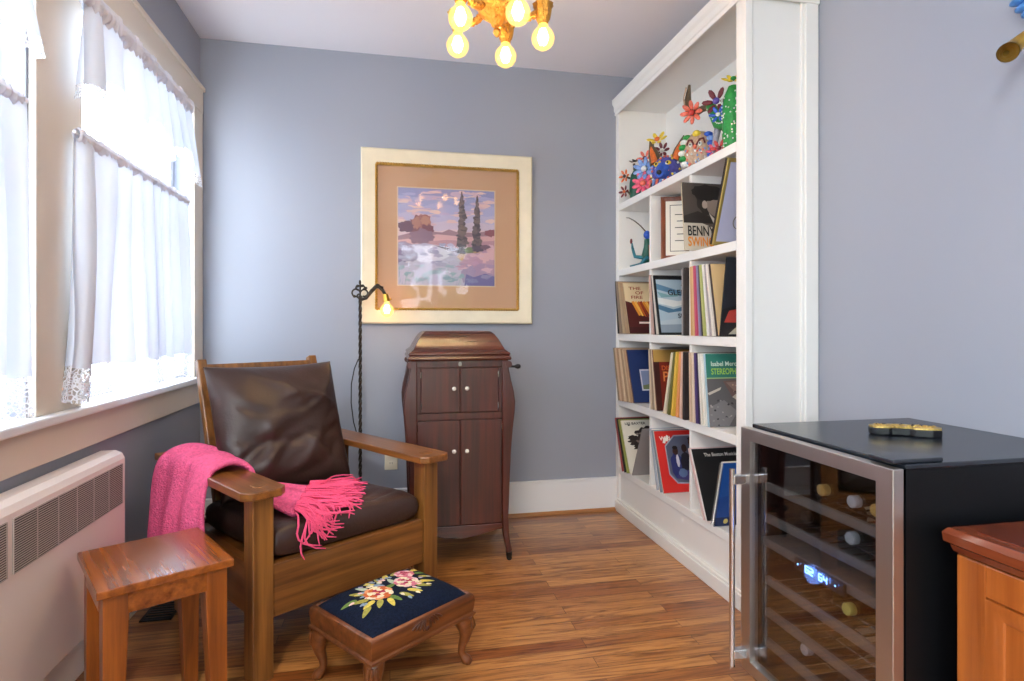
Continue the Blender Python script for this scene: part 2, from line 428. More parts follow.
for k, h in ((.97, .035), (.72, .05), (.48, .05), (.22, .05)):
    c = B0 + (B1 - B0) * k - bd * h * .5
    bk.bar(c + Vector((-.226, 0, 0)), c + Vector((.226, 0, 0)), .022, h, up=bd)
bk.build('backrest', CW, ch, bevel=.004)
M_leather = mat('brown_leather', '#38251f', .40, spec=.5, bump=(90, .12), var=(3, .3))


def pillow(w, l, T, p, q, seed, sag=0, wr=.004):
    """closed pillow: local x width, y length, z thickness"""
    r = random.Random(seed); ph = [r.uniform(0, 6) for _ in range(8)]
    mb = MB(); N = 64; CR = [(r.uniform(-.7, .7), r.uniform(-.8, .8), r.gauss(.15, .7), r.uniform(.3, .8), r.uniform(.05, .10)) for _ in range(16)]
    def H(s, t):
        e = max(0, (1 - abs(s) ** p)) ** (1 / q) * max(0, (1 - abs(t) ** p)) ** (1 / q)
        return T / 2 * e
    def wrk(s, t):
        f = (1 - abs(s) ** 6) * (1 - abs(t) ** 6)
        cre = 0
        for q, (s0, t0, an, L_, wd) in enumerate(CR):
            dx, dy = s - s0, t - t0; a = dx * math.cos(an) + dy * math.sin(an); b = -dx * math.sin(an) + dy * math.cos(an) + .08 * math.sin(a * 5 + q)
            cre += math.exp(-(b / wd) ** 2) * math.exp(-(a / L_) ** 4) * (-1 if q % 2 else 1)
        return f * wr * (1.6 * cre + .7 * math.sin(5 * s + 7 * t + ph[0]) + .4 * math.sin(9 * s - 4 * t + ph[1]))
    vs, fs = [], []
    def xy(s, t):
        a = 1 - .05 * (1 - t * t) ** 1 if p < 4 else 1
        b2 = 1 - .05 * (1 - s * s) if p < 4 else 1
        return w / 2 * s * (a if p < 4 else 1), l / 2 * t * (b2 if p < 4 else 1)
    def samp(i): x = -1 + 2 * i / N; return math.copysign(abs(x) ** .72, x) if x else 0
    for side in (1, -1):
        for j in range(N + 1):
            for i in range(N + 1):
                s_, t_ = samp(i), samp(j); x, y = xy(s_, t_)
                z = side * H(s_, t_) + wrk(s_, t_) * (1 if side > 0 else .3) - sag * (1 - s_ * s_) * (1 - t_ * t_) * (1 if side > 0 else 0)
                vs.append((x, y, z))
    K = (N + 1) ** 2
    for sd in (0, 1):
        for j in range(N):
            for i in range(N):
                a = sd * K + j * (N + 1) + i; fs.append((a, a + 1, a + N + 2, a + N + 1))
    mb.add(vs, fs)
    return mb


def weld(o, d=.0006):
    bm = bmesh.new(); bm.from_mesh(o.data); bmesh.ops.remove_doubles(bm, verts=bm.verts, dist=d); bmesh.ops.recalc_face_normals(bm, faces=bm.faces); bm.to_mesh(o.data); bm.free()
    o.data.polygons.foreach_set('use_smooth', [True] * len(o.data.polygons)); o.data.update(); return o


sc_ = weld(pillow(.575, .60, .125, 8, 4.0, 3, sag=.012, wr=.0035).build('seat_cushion', M_leather, ch, loc=(0, .285, .392), rot=(R(-3), 0, 0)))
# seam piping round the seat cushion
tilt = math.atan2((B1 - B0).y, (B1 - B0).z)
bc = weld(pillow(.55, .54, .21, 2.8, 1.9, 11, sag=.0, wr=.006).build('back_cushion', M_leather, ch))
bc.location = (0, .545, .688); bc.rotation_euler = (R(90) - tilt, 0, 0)

# ------------------------------------------------------------------ pink throw
th = thing('throw_blanket', 'bright pink fringed throw draped over the armchair arm onto the seat', 'blanket', (-.132, 2.151, 0), R(35))
M_pink = mat('pink_wool', '#e8648e', .95, spec=.05, bump=(170, .8), var=(90, .14))
path = [  # u, v-centre, z, half width, pleat amplitude
    (-.440, .43, .24, .25, .014), (-.445, .43, .34, .25, .014), (-.440, .435, .45, .245, .012), (-.428, .44, .54, .235, .010), (-.415, .445, .595, .225, .008),
    (-.390, .45, .622, .215, .006), (-.345, .45, .630, .21, .006), (-.290, .435, .625, .20, .006), (-.252, .40, .600, .19, .008), (-.240, .36, .545, .17, .010),
    (-.220, .32, .502, .155, .010), (-.175, .27, .482, .155, .008), (-.125, .21, .474, .16, .007), (-.090, .175, .472, .165, .007)]


def lerp_path(t):
    x = t * (len(path) - 1); i = min(int(x), len(path) - 2); f = x - i
    f2 = f
    g = lambda k: path[max(0, min(len(path) - 1, k))]
    out = []
    for c in range(5):
        p0, p1, p2, p3 = g(i - 1)[c], g(i)[c], g(i + 1)[c], g(i + 2)[c]
        out.append(.5 * (2 * p1 + (p2 - p0) * f2 + (2 * p0 - 5 * p1 + 4 * p2 - p3) * f2 ** 2 + (3 * p1 - p0 - 3 * p2 + p3) * f2 ** 3))
    return out


def throwP(u, v):
    a, vc, z, hw, am = lerp_path(v); s = -1 + 2 * u
    d = max(0, min(1, (v - .72) / .28)); ang = d * R(-38)           # the inner end turns on the seat
    a2 = lerp_path(min(1, v + .01)); a1 = lerp_path(max(0, v - .01)); tx, tz = a2[0] - a1[0], a2[2] - a1[2]; L_ = math.hypot(tx, tz) or 1
    nx, nz = -tz / L_, tx / L_
    if v < .75: pass
    rip = am * (math.sin(s * 9 + 1) + .6 * math.sin(s * 17 + v * 7)) + .006 * math.sin(v * 21 + s * 3)
    du, dv = math.sin(-ang) * hw * s, math.cos(ang) * hw * s
    return (a + nx * rip + du * (1 if d else 0), vc + dv, z + nz * rip + .006)


MB().grid(throwP, 40, 90).build('cloth', M_pink, th, smooth=80, solid=.014)
fr = MB()
for k in range(170):
    s = (k + rnd.random()) / 170; p0 = Vector(throwP(s, .99)); side = -1 + 2 * s
    d = Vector((.86 + .25 * side - .1, -.52 + .50 * side, 0)).normalized(); d = (Matrix.Rotation(rnd.uniform(-.16, .16), 3, 'Z') @ d)
    ln = rnd.uniform(.13, .23); pts = []; w1 = rnd.uniform(-.4, .4)
    for i in range(9):
        f = i / 8; dd = Matrix.Rotation(w1 * math.sin(f * 4 + k), 3, 'Z') @ d
        p = p0 + dd * ln * f; z = .478 - .012 * f + .006 * math.sin(k * 1.7) * (1 - f) + .005 * (k % 4)
        ex = .035 - p.y
        if ex > 0:
            p.x -= ex * .35
            if ex < .06: p.y = .035 - ex; z -= 5 * ex * ex
            else: p.y = -.025; z -= .018 + (ex - .06) * .9
        pts.append((p.x, p.y, z))
    fr.tube(pts, [.0036] * 7 + [.003, .0018], 5)
fr.build('fringe', mat('pink_yarn', '#ee5a82', .9, spec=.1, bump=(200, .5)), th, smooth=60)

# ------------------------------------------------------------------ side table
TW = wood('chestnut_top', '#5c2a0a', '#a85c20', 'Y', .22, coat=.5)
TZ = wood('chestnut_leg', '#5c2a0a', '#a2581e', 'Z', .3, coat=.3)
st = thing('side_table', 'small square chestnut side table between the heater and the armchair', 'table', (-.641, 1.802, 0), R(31))
MB().box(-.156, .156, -.172, .172, .443, .465).build('table_top', TW, st, bevel=.003)
for sx in (-1, 1):
    for sy in (-1, 1):
        ox, oy = sx * .142, sy * .158; m = MB()
        r = lambda z, w: [(ox, oy, z), (ox - sx * w, oy, z), (ox - sx * w, oy - sy * w, z), (ox, oy - sy * w, z)]
        m.loft([r(0, .038), r(.443, .058)]); m.build('leg', TZ, st, bevel=.002)
for s in (-1, 1):
    MB().box(-.090, .090, s * .150 - .009, s * .150 + .004, .390, .443).build('apron', TW, st); MB().box(s * .134 - .009, s * .134 + .004, -.105, .105, .390, .443).build('apron', TW, st)

# ------------------------------------------------------------------ needlepoint footstool
fs = thing('footstool', 'low carved footstool with navy floral needlepoint cushion before the armchair', 'stool', (.012, 1.919, 0), R(36.9))
FW = wood('walnut_stool', '#40200d', '#804822', 'X', .34, coat=.2)
hx, hy = .200, .163
b = MB(); lv = [(.150, -.012), (.158, .003), (.166, .004), (.170, -.003), (.180, -.001), (.205, .002), (.222, -.001), (.228, -.006), (.230, -.012), (.222, -.020)]
b.loft([[(-hx - e, -hy - e, z), (hx + e, -hy - e, z), (hx + e, hy + e, z), (-hx - e, hy + e, z)] for z, e in lv]); b.build('frame', FW, fs, smooth=40)
cv = MB()   # carved leaf spray on the long front rail
for k in range(-4, 5):
    if k == 0: continue
    M = Matrix.Translation((k * .012, -hy - .002, .196 + .004 * abs(k))) @ Matrix.Rotation(-k * .26, 4, 'Y')
    cv.ell((0, 0, .004), (.0045, .0035, .018), 8, 6, M=M)
cv.ell((0, -hy - .002, .19), (.008, .004, .008), 8, 6); cv.build('carved_spray', mat('carving_dark', '#4a2410', .4), fs, smooth=60)
for sx in (-1, 1):
    for sy in (-1, 1):
        dg = Vector((sx, sy, 0)).normalized(); base = Vector((sx * (hx - .03), sy * (hy - .03), 0)); pts = []; rs = []
        for z, o, r_ in ((.158, -.004, .030), (.135, .010, .030), (.11, .016, .025), (.085, .012, .018), (.06, .003, .0135), (.04, .0, .012), (.025, .006, .013), (.014, .016, .017), (.006, .020, .017), (.0, .020, .013)):
            pts.append(base + dg * o + Vector((0, 0, z))); rs.append(r_)
        lg = MB().tube(pts, rs, 10).build('leg', FW, fs, smooth=50)
        kn = MB()
        for a_ in (-.5, 0, .5):
            dd = Matrix.Rotation(a_, 3, 'Z') @ dg; c = base + dg * .012 + dd * .026
            kn.tube([c + Vector((0, 0, .150)), c + dd * .004 + Vector((0, 0, .125)), c - dd * .010 + Vector((0, 0, .095))], [.004, .007, .002], 6)
        kn.build('carved_leaf', FW, lg, smooth=60)


def dome(x, y):
    sx, sy = min(1, abs(x) / (hx - .014)), min(1, abs(y) / (hy - .014))
    return .224 + .040 * (1 - sx ** 4) ** .6 * (1 - sy ** 4) ** .6


cu = MB(); cu.grid(lambda u, v: ((2 * u - 1) * (hx - .014), (2 * v - 1) * (hy - .014), dome((2 * u - 1) * (hx - .014), (2 * v - 1) * (hy - .014))), 44, 36)
cu.build('cushion', mat('navy_needlepoint', '#101a2e', .9, spec=.15, bump=(420, .6), var=(120, .3)), fs, smooth=60)
FC = {k: mat('yarn_' + k, c, .9, spec=.1, bump=(420, .5), var=(150, .2)) for k, c in dict(rose='#d8788c', deep='#b03a52', pale='#f0c4c4', peach='#e8a070', orange='#d06a3c', cream='#eee0c0', olive='#a8a050', green='#6f8a4a', mint='#b8c8b0', lilac='#b0a8c8', yellow='#dcc860', blue='#8aa0b8').items()}
FK = list(FC); fm = [FC[k] for k in FK]


def leaf(mb, cx, cy, ang, l, w, col, lift):
    cx, cy, l, w = cx * 1.22, cy * 1.3 + .006, l * .98, w * .98
    n = 12; vs = []; ca, sa = math.cos(ang), math.sin(ang)
    for i in range(n):
        a = 2 * PI * i / n; px, py = l * .5 * math.cos(a), w * .5 * math.sin(a) * (1 - .35 * math.cos(a))
        x, y = cx + px * ca - py * sa, cy + px * sa + py * ca; vs.append((x, y, dome(x, y) + lift))
    vs.append((cx, cy, dome(cx, cy) + lift + .0006))
    mb.add(vs, [(i, (i + 1) % n, n) for i in range(n)], FK.index(col))


fl = MB()
leaves = [(-.10, .0, 2.6, 'olive'), (-.095, -.028, 3.4, 'yellow'), (-.075, -.045, 4.0, 'olive'), (-.05, -.058, 4.4, 'yellow'), (-.03, -.05, 4.9, 'green'), (.0, -.055, 5.1, 'olive'), (.03, -.052, 5.3, 'yellow'), (-.085, .035, 2.2, 'olive'), (-.06, .05, 1.9, 'mint'), (-.03, .058, 1.6, 'mint'), (.0, .062, 1.4, 'olive'), (.03, .07, 1.0, 'yellow'), (.06, .068, .6, 'olive'), (.10, .05, .3, 'yellow'), (.118, .03, .1, 'green'), (.11, .0, -.3, 'olive'), (.09, -.03, -.6, 'yellow'), (.065, -.045, -.9, 'olive'), (-.12, .018, 2.9, 'green'), (.02, .03, 1.5, 'mint'), (.0, .01, .2, 'green'), (-.02, .035, 2.0, 'blue'), (.125, .06, .6, 'yellow'), (-.115, -.045, 3.7, 'olive')]
for x, y, a, c in leaves: leaf(fl, x, y, a, .052, .020, c, .0008)
for i in range(48):
    a = rnd.uniform(0, 6.28); x, y = .115 * math.cos(a) * rnd.uniform(.6, 1.05), .07 * math.sin(a) * rnd.uniform(.6, 1.05)
    leaf(fl, x, y, a, .019, .011, rnd.choice(['lilac', 'cream', 'blue', 'pale', 'mint', 'yellow']), .0012)
for cx_, cy_, rr, cs in ((-.045, .0, .040, ('peach', 'orange', 'cream', 'deep')), (.045, .0, .036, ('pale', 'rose', 'cream', 'deep')), (.075, .045, .030, ('rose', 'pale', 'rose', 'deep'))):
    for ring, (rad, n, l) in enumerate(((1.0, 9, .95), (.72, 8, .8), (.42, 6, .6), (.12, 3, .4))):
        for i in range(n):
            a = 2 * PI * i / n + ring * .4
            leaf(fl, cx_ + rr * rad * .7 * math.cos(a), cy_ + rr * rad * .7 * math.sin(a), a + PI / 2, rr * l, rr * l * .62, cs[(ring + (i % 2)) % 4 if ring else i % 3], .0018 + ring * .0006)
fl.build('floral_pattern', fm, fs, smooth=60)

# ------------------------------------------------------------------ gramophone cabinet
GV = wood('mahogany_upright', '#240c07', '#562213', 'Z', .4, coat=.15)
GH = wood('mahogany_level', '#280e08', '#5a2415', 'X', .25, coat=.4)
gc = thing('gramophone_cabinet', 'tall dark mahogany gramophone cabinet under the picture', 'cabinet', (.3195, 2.975, 0))
b = MB(); hw, f = .2080, -.25
b.box(-hw, hw, f + .01, .25, .17, .945)
b.box(-hw, hw, f, f + .02, .912, .945); b.box(-hw, hw, f, f + .02, .668, .700)
b.box(-hw, -.182, f, f + .02, .70, .912); b.box(.182, hw, f, f + .02, .70, .912)
b.box(-hw, -.200, f, f + .02, .17, .668); b.box(.200, hw, f, f + .02, .17, .668)
b.build('carcass', GV, gc, bevel=.003)
apn = [(-hw, .175), (hw, .175)] + [(hw - 2 * hw * i / 20, .150 - .036 * math.sin(PI * i / 20) ** 1.5) for i in range(21)]
MB().loft([[(x, y, z) for x, z in apn] for y in (f - .004, f + .02)]).build('apron', GH, gc, bevel=.003)
M_knob = mat('pearl_knob', '#e8e0d4', .25)
for i, (x0, x1, z0, z1, kx, kz) in enumerate(((-.180, -.003, .703, .909, -.030, .815), (.003, .180, .703, .909, .030, .815), (-.198, -.003, .178, .665, -.030, .525), (.003, .198, .178, .665, .030, .525))):
    d = MB().box(x0, x1, f - .004, f + .009, z0, z1).build('door', GV, gc, bevel=.003)
    MB().lathe([(.003, 0), (.004, .008), (.009, .012), (.010, .018), (.006, .023), (.001, .024)], 14, M=Matrix.Translation((kx, f - .004, kz)) @ Matrix.Rotation(R(90), 4, 'X')).build('knob', M_knob, d, smooth=50)
    hxx = x0 if x0 < -.1 else x1; hm = MB()
    for hz in (z0 + .03, z1 - .03): MB().tube([(hxx, f - .005, hz - .014), (hxx, f - .005, hz + .014)], .0035, 8).build('hinge', M_silver, d)
pp = [(.945, .228), (.90, .231), (.85, .240), (.80, .252), (.75, .259), (.70, .257), (.62, .248), (.50, .239), (.35, .233), (.20, .228), (.12, .231), (.075, .238), (.05, .244), (.036, .242)]
for sx in (-1, 1):
    for sy in (-1, 1):
        rings = []
        for z, o in pp:
            inn = .198 if z > .16 else .198 + (o - .026 - .198) * min(1, (.16 - z) / .07)
            ya = .262 + (o - .228) * .25; yi = ya - .05 if z > .12 else ya - .03
            rings.append([(sx * inn, sy * yi, z), (sx * o, sy * yi, z), (sx * o, sy * ya, z), (sx * inn, sy * ya, z)])
        p = MB().loft(rings).build('post', GV, gc, bevel=.005, smooth=35)
        MB().tube([(sx * .228, sy * .255 - .012, .925), (sx * .228, sy * .255 + .012, .925)], .016, 12).build('scroll', GV, p, smooth=40)
        cs = MB(); cs.lathe([(.014, .020), (.015, .040)], 12, (sx * .231, sy * .258, 0)); cs.tube([(sx * .231, sy * .258 - .006, .0125), (sx * .231, sy * .258 + .006, .0125)], .0125, 14)
        cs.build('caster', mat('caster_metal', '#2c2620', .4, metal=.6), p, smooth=40)
lp = [(.945, .238), (.953, .242), (.960, .238), (.966, .232), (.974, .238), (.980, .234), (.985, .226), (.995, .214), (1.02, .201), (1.045, .187), (1.066, .172), (1.076, .160), (1.080, .150)]
MB().loft([[(-o, -o - .028, z), (o, -o - .028, z), (o, o + .028, z), (-o, o + .028, z)] for z, o in lp]).build('lid', GH, gc, smooth=28, bevel=.002)
lk = MB().prism([(-.006, -.010), (.006, -.010), (.008, 0), (.005, .010), (-.005, .010), (-.008, 0)], 0, .002, M=Matrix.Translation((0, f, .928)) @ Matrix.Rotation(R(90), 4, 'X')).build('lock_plate', mat('dull_nickel', '#8c867c', .4, metal=.8), gc)
ck = MB(); ck.tube([(hw, -.06, .90), (.300, -.06, .90)], .006, 10); ck.build('crank', M_black, gc)
MB().lathe([(.004, 0), (.009, .006), (.013, .018), (.010, .030), (.002, .034)], 14, M=Matrix.Translation((.298, -.06, .90)) @ Matrix.Rotation(R(90), 4, 'Y')).build('crank_grip', M_black, gc, smooth=50)


# ------------------------------------------------------------------ flat art helper (pictures and covers)
class Art:
    """flat shapes on a unit square, each in a colour of its own, stacked in layers"""
    def __init__(s, w, h): s.w, s.h, s.mb, s.cols, s.k = w, h, MB(), [], 0

    def poly(s, pts, col, rough=.5):
        m = mat('ink_' + col.lstrip('#'), col, rough)
        if m not in s.cols: s.cols.append(m)
        s.k += 1; y = -.00003 * s.k
        s.mb.add([(u * s.w, y, v * s.h) for u, v in pts], [tuple(range(len(pts)))], s.cols.index(m)); return s

    def rect(s, u0, u1, v0, v1, col): return s.poly([(u0, v0), (u1, v0), (u1, v1), (u0, v1)], col)

    def blob(s, cx, cy, rx, ry, col, seed=0, rough=.12, n=26):
        r = random.Random(seed); p = []
        for i in range(n):
            a = 2 * PI * i / n; k = 1 + r.uniform(-rough, rough)
            p.append((min(1, max(0, cx + rx * k * math.cos(a))), min(1, max(0, cy + ry * k * math.sin(a)))))
        return s.poly(p, col)


# ------------------------------------------------------------------ framed landscape
pf = thing('framed_picture', 'large square landscape print in a champagne gold frame on the back wall', 'picture', (-.157, YB, 1.118))
PW, PH = .966, .970


def rectframe(mb, x0, x1, z0, z1, prof, mi=0):
    """mitred frame: prof = closed list of (inset, depth towards the room)"""
    rings = [[(x0 + i, -d, z0 + i), (x1 - i, -d, z0 + i), (x1 - i, -d, z1 - i), (x0 + i, -d, z1 - i)] for i, d in prof]
    rings.append(rings[0]); mb.loft(rings, mi, cap=False)


M_champ = mat('champagne_gold', '#d6cab0', .42, metal=.1, var=(9, .06))
b = MB(); rectframe(b, 0, PW, 0, PH, [(0, .002), (0, .030), (.008, .036), (.022, .033), (.066, .022), (.078, .020), (.078, .002)]); b.build('frame', M_champ, pf, smooth=20)
b = MB()
for i in range(56):
    k = .082 + (PW - .164) * (i + .5) / 56
    for x, z in ((k, .082), (k, PH - .082), (.082, k), (PW - .082, k)): b.ell((x, -.020, z), .0082, 7, 5)
rectframe(b, .074, PW - .074, .074, PH - .074, [(0, .004), (0, .016), (.016, .014), (.016, .004)]); b.build('beading', mat('aged_gold', '#b88c40', .35, metal=.7), pf, smooth=50)
MB().box(.06, PW - .06, -.006, -.002, .06, PH - .06).build('mount', mat('tan_mount', '#c89e7c', .8), pf)
A0 = (.201, .218); AW, AH = .546, .545
b = MB(); rectframe(b, A0[0] - .006, A0[0] + AW + .006, A0[1] - .006, A0[1] + AH + .006, [(0, .006), (0, .0075), (.006, .0075), (.006, .006)]); b.build('mount_bevel', mat('mount_core', '#d8bfa4', .7), pf)
art = Art(AW, AH)
for i, c in enumerate(('#8f8fb8', '#9a9ac0', '#a9a5c8', '#b8aeca', '#c8b6c8', '#d8bcc0')):
    v1 = 1 - i * .085; art.poly([(0, .45)] + [(1, .45)] + [(1 - j / 12, min(1, v1 + (.015 * math.sin(j * 1.7 + i) if i else 0))) for j in range(13)], c)
rc = random.Random(31)
for i in range(70):      # broken pink and lilac cloud
    x, y = rc.uniform(0, 1), .62 + .36 * rc.random() ** .8; k_ = 1 - abs(y - .74) * 2.2
    art.blob(x, y, rc.uniform(.03, .10), rc.uniform(.008, .022), rc.choice(['#c4a8bc', '#d0aeb8', '#dcb8b4', '#b8a6c4', '#e0c0b8', '#a8a2c6'] if k_ > .4 else ['#a49cc0', '#aea6c8', '#b6a8c4', '#9c98c0']), 200 + i, .3, 14)
art.poly([(0, .50), (.1, .53), (.3, .56), (.45, .55), (.52, .585), (.6, .56), (.8, .555), (.92, .58), (1, .60), (1, .42), (0, .42)], '#9c7a84')
art.poly([(0, .46), (.2, .49), (.4, .53), (.7, .51), (1, .53), (1, .36), (0, .36)], '#d4a4a4')
art.poly([(.2, .44), (.5, .475), (.8, .46), (1, .48), (1, .36), (.2, .36)], '#b88a94')
for i, (x, y, a, b_, c) in enumerate(((.22, .62, .10, .10, '#80505a'), (.26, .65, .08, .08, '#9a6460'), (.18, .64, .05, .06, '#a87468'), (.08, .60, .08, .06, '#6a4a5c'), (.30, .58, .06, .06, '#7a4854'), (.28, .67, .05, .05, '#b07c6c'), (.24, .50, .12, .08, '#8a6a7c'), (.96, .56, .06, .04, '#8a5058'))): art.blob(x, y, a, b_, c, 40 + i, .2)
art.poly([(0, .40), (.12, .42), (.3, .43), (.5, .40), (.66, .37), (.6, .30), (.72, .2), (.7, 0), (0, 0)], '#b8aec4')
art.poly([(.18, .40), (.38, .42), (.55, .37), (.52, .30), (.36, .22), (.16, .26)], '#cfc8d8')
art.poly([(.35, .42), (.45, .40), (.64, .37), (.7, .33), (.6, .345), (.48, .375)], '#6a5468')
for i, (x, y, a, b_, c) in enumerate(((.06, .37, .10, .07, '#9a86a0'), (.12, .30, .08, .06, '#8a7c98'), (.02, .28, .06, .08, '#7c6c8c'), (.85, .26, .18, .10, '#c49aa8'), (.95, .32, .12, .09, '#d4a8ac'), (.76, .22, .12, .09, '#b48ca0'), (.9, .14, .16, .09, '#a488a4'), (.72, .12, .08, .1, '#9c88a8'), (.98, .2, .08, .08, '#b894a4'))): art.blob(x, y, a, b_, c, 60 + i, .16)
art.poly([(.68, 0), (1, 0), (1, .10), (.9, .13), (.78, .09), (.7, .12)], '#6c6494')
for i in range(90):      # soft brushwork in the scrub, the water and the far bank
    x, y = rc.uniform(.02, .98), rc.uniform(.02, .44)
    cc = ['#c49cb0', '#b890a8', '#d0a8b4', '#a88ca8'] if x > .62 and y > .12 else ['#8a84a8', '#7a78a0'] if x > .66 else ['#a8a0bc', '#b4aac4', '#9c98b4', '#bcb4cc'] if y > .2 else ['#94a4b0', '#8a9cac', '#9ca8b8', '#a4a4bc']
    art.blob(x, y, rc.uniform(.02, .06), rc.uniform(.008, .025), rc.choice(cc), 400 + i, .35, 12)
for i in range(60):
    x, y = rc.uniform(0, .64), rc.uniform(0, .16); h = rc.uniform(.03, .08)
    art.poly([(x, y), (x + .006, y), (min(1, max(0, x + .01 + rc.uniform(-.02, .02))), y + h)], rc.choice(['#8aa8a0', '#8c9cac', '#a0b4b4', '#8c98b0', '#98b0b4']))
for cx, w, v0, v1, sd in ((.655, .060, .36, .965, 1), (.812, .052, .37, .935, 50)):
    art.poly([(cx - .006, v0 - .02), (cx + .006, v0 - .02), (cx + .004, v1), (cx, v1 + .01), (cx - .004, v1)], '#54464e')
    r = random.Random(sd)
    for i in range(64):
        t_ = (i + .5) / 64; ww = w * min(1, (t_ * 6) ** .6 + .15) * (1 - t_) ** .45
        art.blob(cx + r.uniform(-.55, .55) * ww, v0 + (v1 - v0) * t_, max(.007, ww * r.uniform(.5, .8)), r.uniform(.016, .034), r.choice(['#54464e', '#5e4e54', '#6a585c', '#4a3e48', '#72605f']), sd + i, .3, 12)
for i, (x, y, a, b_, c) in enumerate(((.66, .36, .06, .03, '#4c4450'), (.73, .37, .05, .03, '#6a7454'), (.82, .385, .06, .03, '#54485a'), (.9, .41, .05, .025, '#74586a'))): art.blob(x, y, a, b_, c, 90 + i, .25)
art.mb.build('print', art.cols, pf, loc=(A0[0], -.0062, A0[1]))
MB().box(.07, PW - .07, -.0195, -.0175, .07, PH - .07).build('glass', thin_glass('picture_glass', gloss=.016), pf)

# ------------------------------------------------------------------ bulbs
M_bulb = bpy.data.materials.new('amber_bulb_glass'); M_bulb.use_nodes = True; nt = M_bulb.node_tree; nt.nodes.clear()
o_ = nt.nodes.new('ShaderNodeOutputMaterial'); t_ = nt.nodes.new('ShaderNodeBsdfTransparent'); e_ = nt.nodes.new('ShaderNodeEmission'); a_ = nt.nodes.new('ShaderNodeAddShader')
t_.inputs[0].default_value = (.80, .66, .42, 1); e_.inputs[0].default_value = (1, .62, .22, 1); e_.inputs[1].default_value = .45
g_ = nt.nodes.new('ShaderNodeBsdfGlossy'); g_.inputs['Roughness'].default_value = .05; mx_ = nt.nodes.new('ShaderNodeMixShader'); mx_.inputs[0].default_value = .06
nt.links.new(t_.outputs[0], a_.inputs[0]); nt.links.new(e_.outputs[0], a_.inputs[1]); nt.links.new(a_.outputs[0], mx_.inputs[1]); nt.links.new(g_.outputs[0], mx_.inputs[2]); nt.links.new(mx_.outputs[0], o_.inputs[0])
M_fil = mat('lit_filament', '#ffe0a0', .5, emit='#ffd08a', es=14)


def bulb(parent, p, r, power, k=1.0):
    """screw bulb hanging down: p is the top of the glass"""
    pr = [(.36, 0), (.38, -.16), (.55, -.42), (.82, -.72), (.98, -1.08), (1.0, -1.30), (.93, -1.66), (.72, -2.0), (.40, -2.22), (.05, -2.30)]
    o = MB().lathe([(a * r, z * r) for a, z in pr], 20, p).build('bulb', M_bulb, parent, smooth=60)
    f = MB()
    for i in range(6):
        a = 2 * PI * i / 6; x, y = .34 * r * math.cos(a), .34 * r * math.sin(a)
        f.tube([(p[0] + x * .6, p[1] + y * .6, p[2] - .5 * r), (p[0] + x, p[1] + y, p[2] - 1.2 * r), (p[0] + x * .7, p[1] + y * .7, p[2] - 1.8 * r)], [.10 * r, .2 * r, .10 * r], 6)
    f.ell((p[0], p[1], p[2] - 1.15 * r), (.3 * r, .3 * r, .6 * r), 8, 6)
    f.build('filament', M_fil, o, smooth=60)
    d = bpy.data.lights.new('bulb_light', 'POINT'); d.energy = power; d.color = (1, .85, .67); d.shadow_soft_size = r * .5
    l = bpy.data.objects.new('bulb_light', d); COL.objects.link(l); l.parent = parent; l.location = (p[0], p[1], p[2] - 1.2 * r)


# ------------------------------------------------------------------ chandelier
cd = thing('chandelier', 'ornate gilt chandelier with five glowing amber globe bulbs hanging from the ceiling', 'chandelier', (.358, 1.975, ZC))
b = MB(); b.lathe([(.075, 0), (.078, -.01), (.06, -.025), (.03, -.04), (.012, -.05)], 28); b.build('ceiling_rose', M_gold, cd, smooth=40)
b = MB()
for i in range(9):
    ax = 'X' if i % 2 else 'Y'; b.torus((0, 0, -.058 - i * .024), .014, .0028, 14, 6, axis=ax)
b.build('chain', M_gold, cd, smooth=60)
b = MB(); zc = -.43
b.lathe([(.006, .165), (.016, .158), (.030, .14), (.022, .12), (.045, .10), (.062, .075), (.070, .05), (.060, .03), (.068, .015), (.066, -.004), (.05, -.022), (.034, -.034), (.022, -.044), (.018, -.056), (.006, -.066)], 40, (0, 0, zc), flute=10, fa=.07)
b.build('body', M_gold, cd, smooth=50)
fi = MB()
for k in range(10):   # acanthus leaves round the bowl
    a = 2 * PI * k / 10; dx, dy = math.cos(a), math.sin(a)
    fi.tube([(dx * .05, dy * .05, zc + .0), (dx * .076, dy * .076, zc + .03), (dx * .072, dy * .072, zc + .065), (dx * .092, dy * .092, zc + .085)], [.006, .017, .012, .003], 8)
fi.build('leafwork', M_gold, cd, smooth=60); fi = MB(); fi.lathe([(.004, -.062), (.012, -.07), (.014, -.08), (.006, -.092), (.001, -.096)], 14, (0, 0, zc)); fi.build('finial', M_gold, cd, smooth=60)
thc = math.atan(122 / 587)
for k in range(5):
    a = R(10 + 72 * k)                     # measured from straight away from the room's near end
    # azimuth: away along the view, turning clockwise
    dx, dy = math.sin(a + thc), math.cos(a + thc)
    P_ = lambda r_, z: (dx * r_, dy * r_, zc + z)
    arm = MB().tube([P_(.045, .01), P_(.075, -.018), P_(.105, -.022), P_(.130, -.004), P_(.150, .018), P_(.160, .022)], [.010, .012, .011, .010, .009, .009], 10)
    for q in range(7):
        rr = .06 + q * .014; z = -.004 - .02 * math.sin(q / 6 * PI)
        arm.ell(P_(rr, z + .010), (.009, .009, .007), 7, 5); arm.ell((dx * rr - dy * .010, dy * rr + dx * .010, zc + z), .006, 6, 4); arm.ell((dx * rr + dy * .010, dy * rr - dx * .010, zc + z), .006, 6, 4)
    am = arm.build('arm', M_gold, cd, smooth=50)
    s = MB().lathe([(.008, .036), (.030, .034), (.036, .028), (.030, .018), (.028, .0), (.024, -.02), (.018, -.03), (.0165, -.040)], 30, P_(.160, 0), flute=10, fa=.06); s.build('socket', M_gold, am, smooth=50)
    bulb(cd, P_(.160, -.036), .040, 33.0)

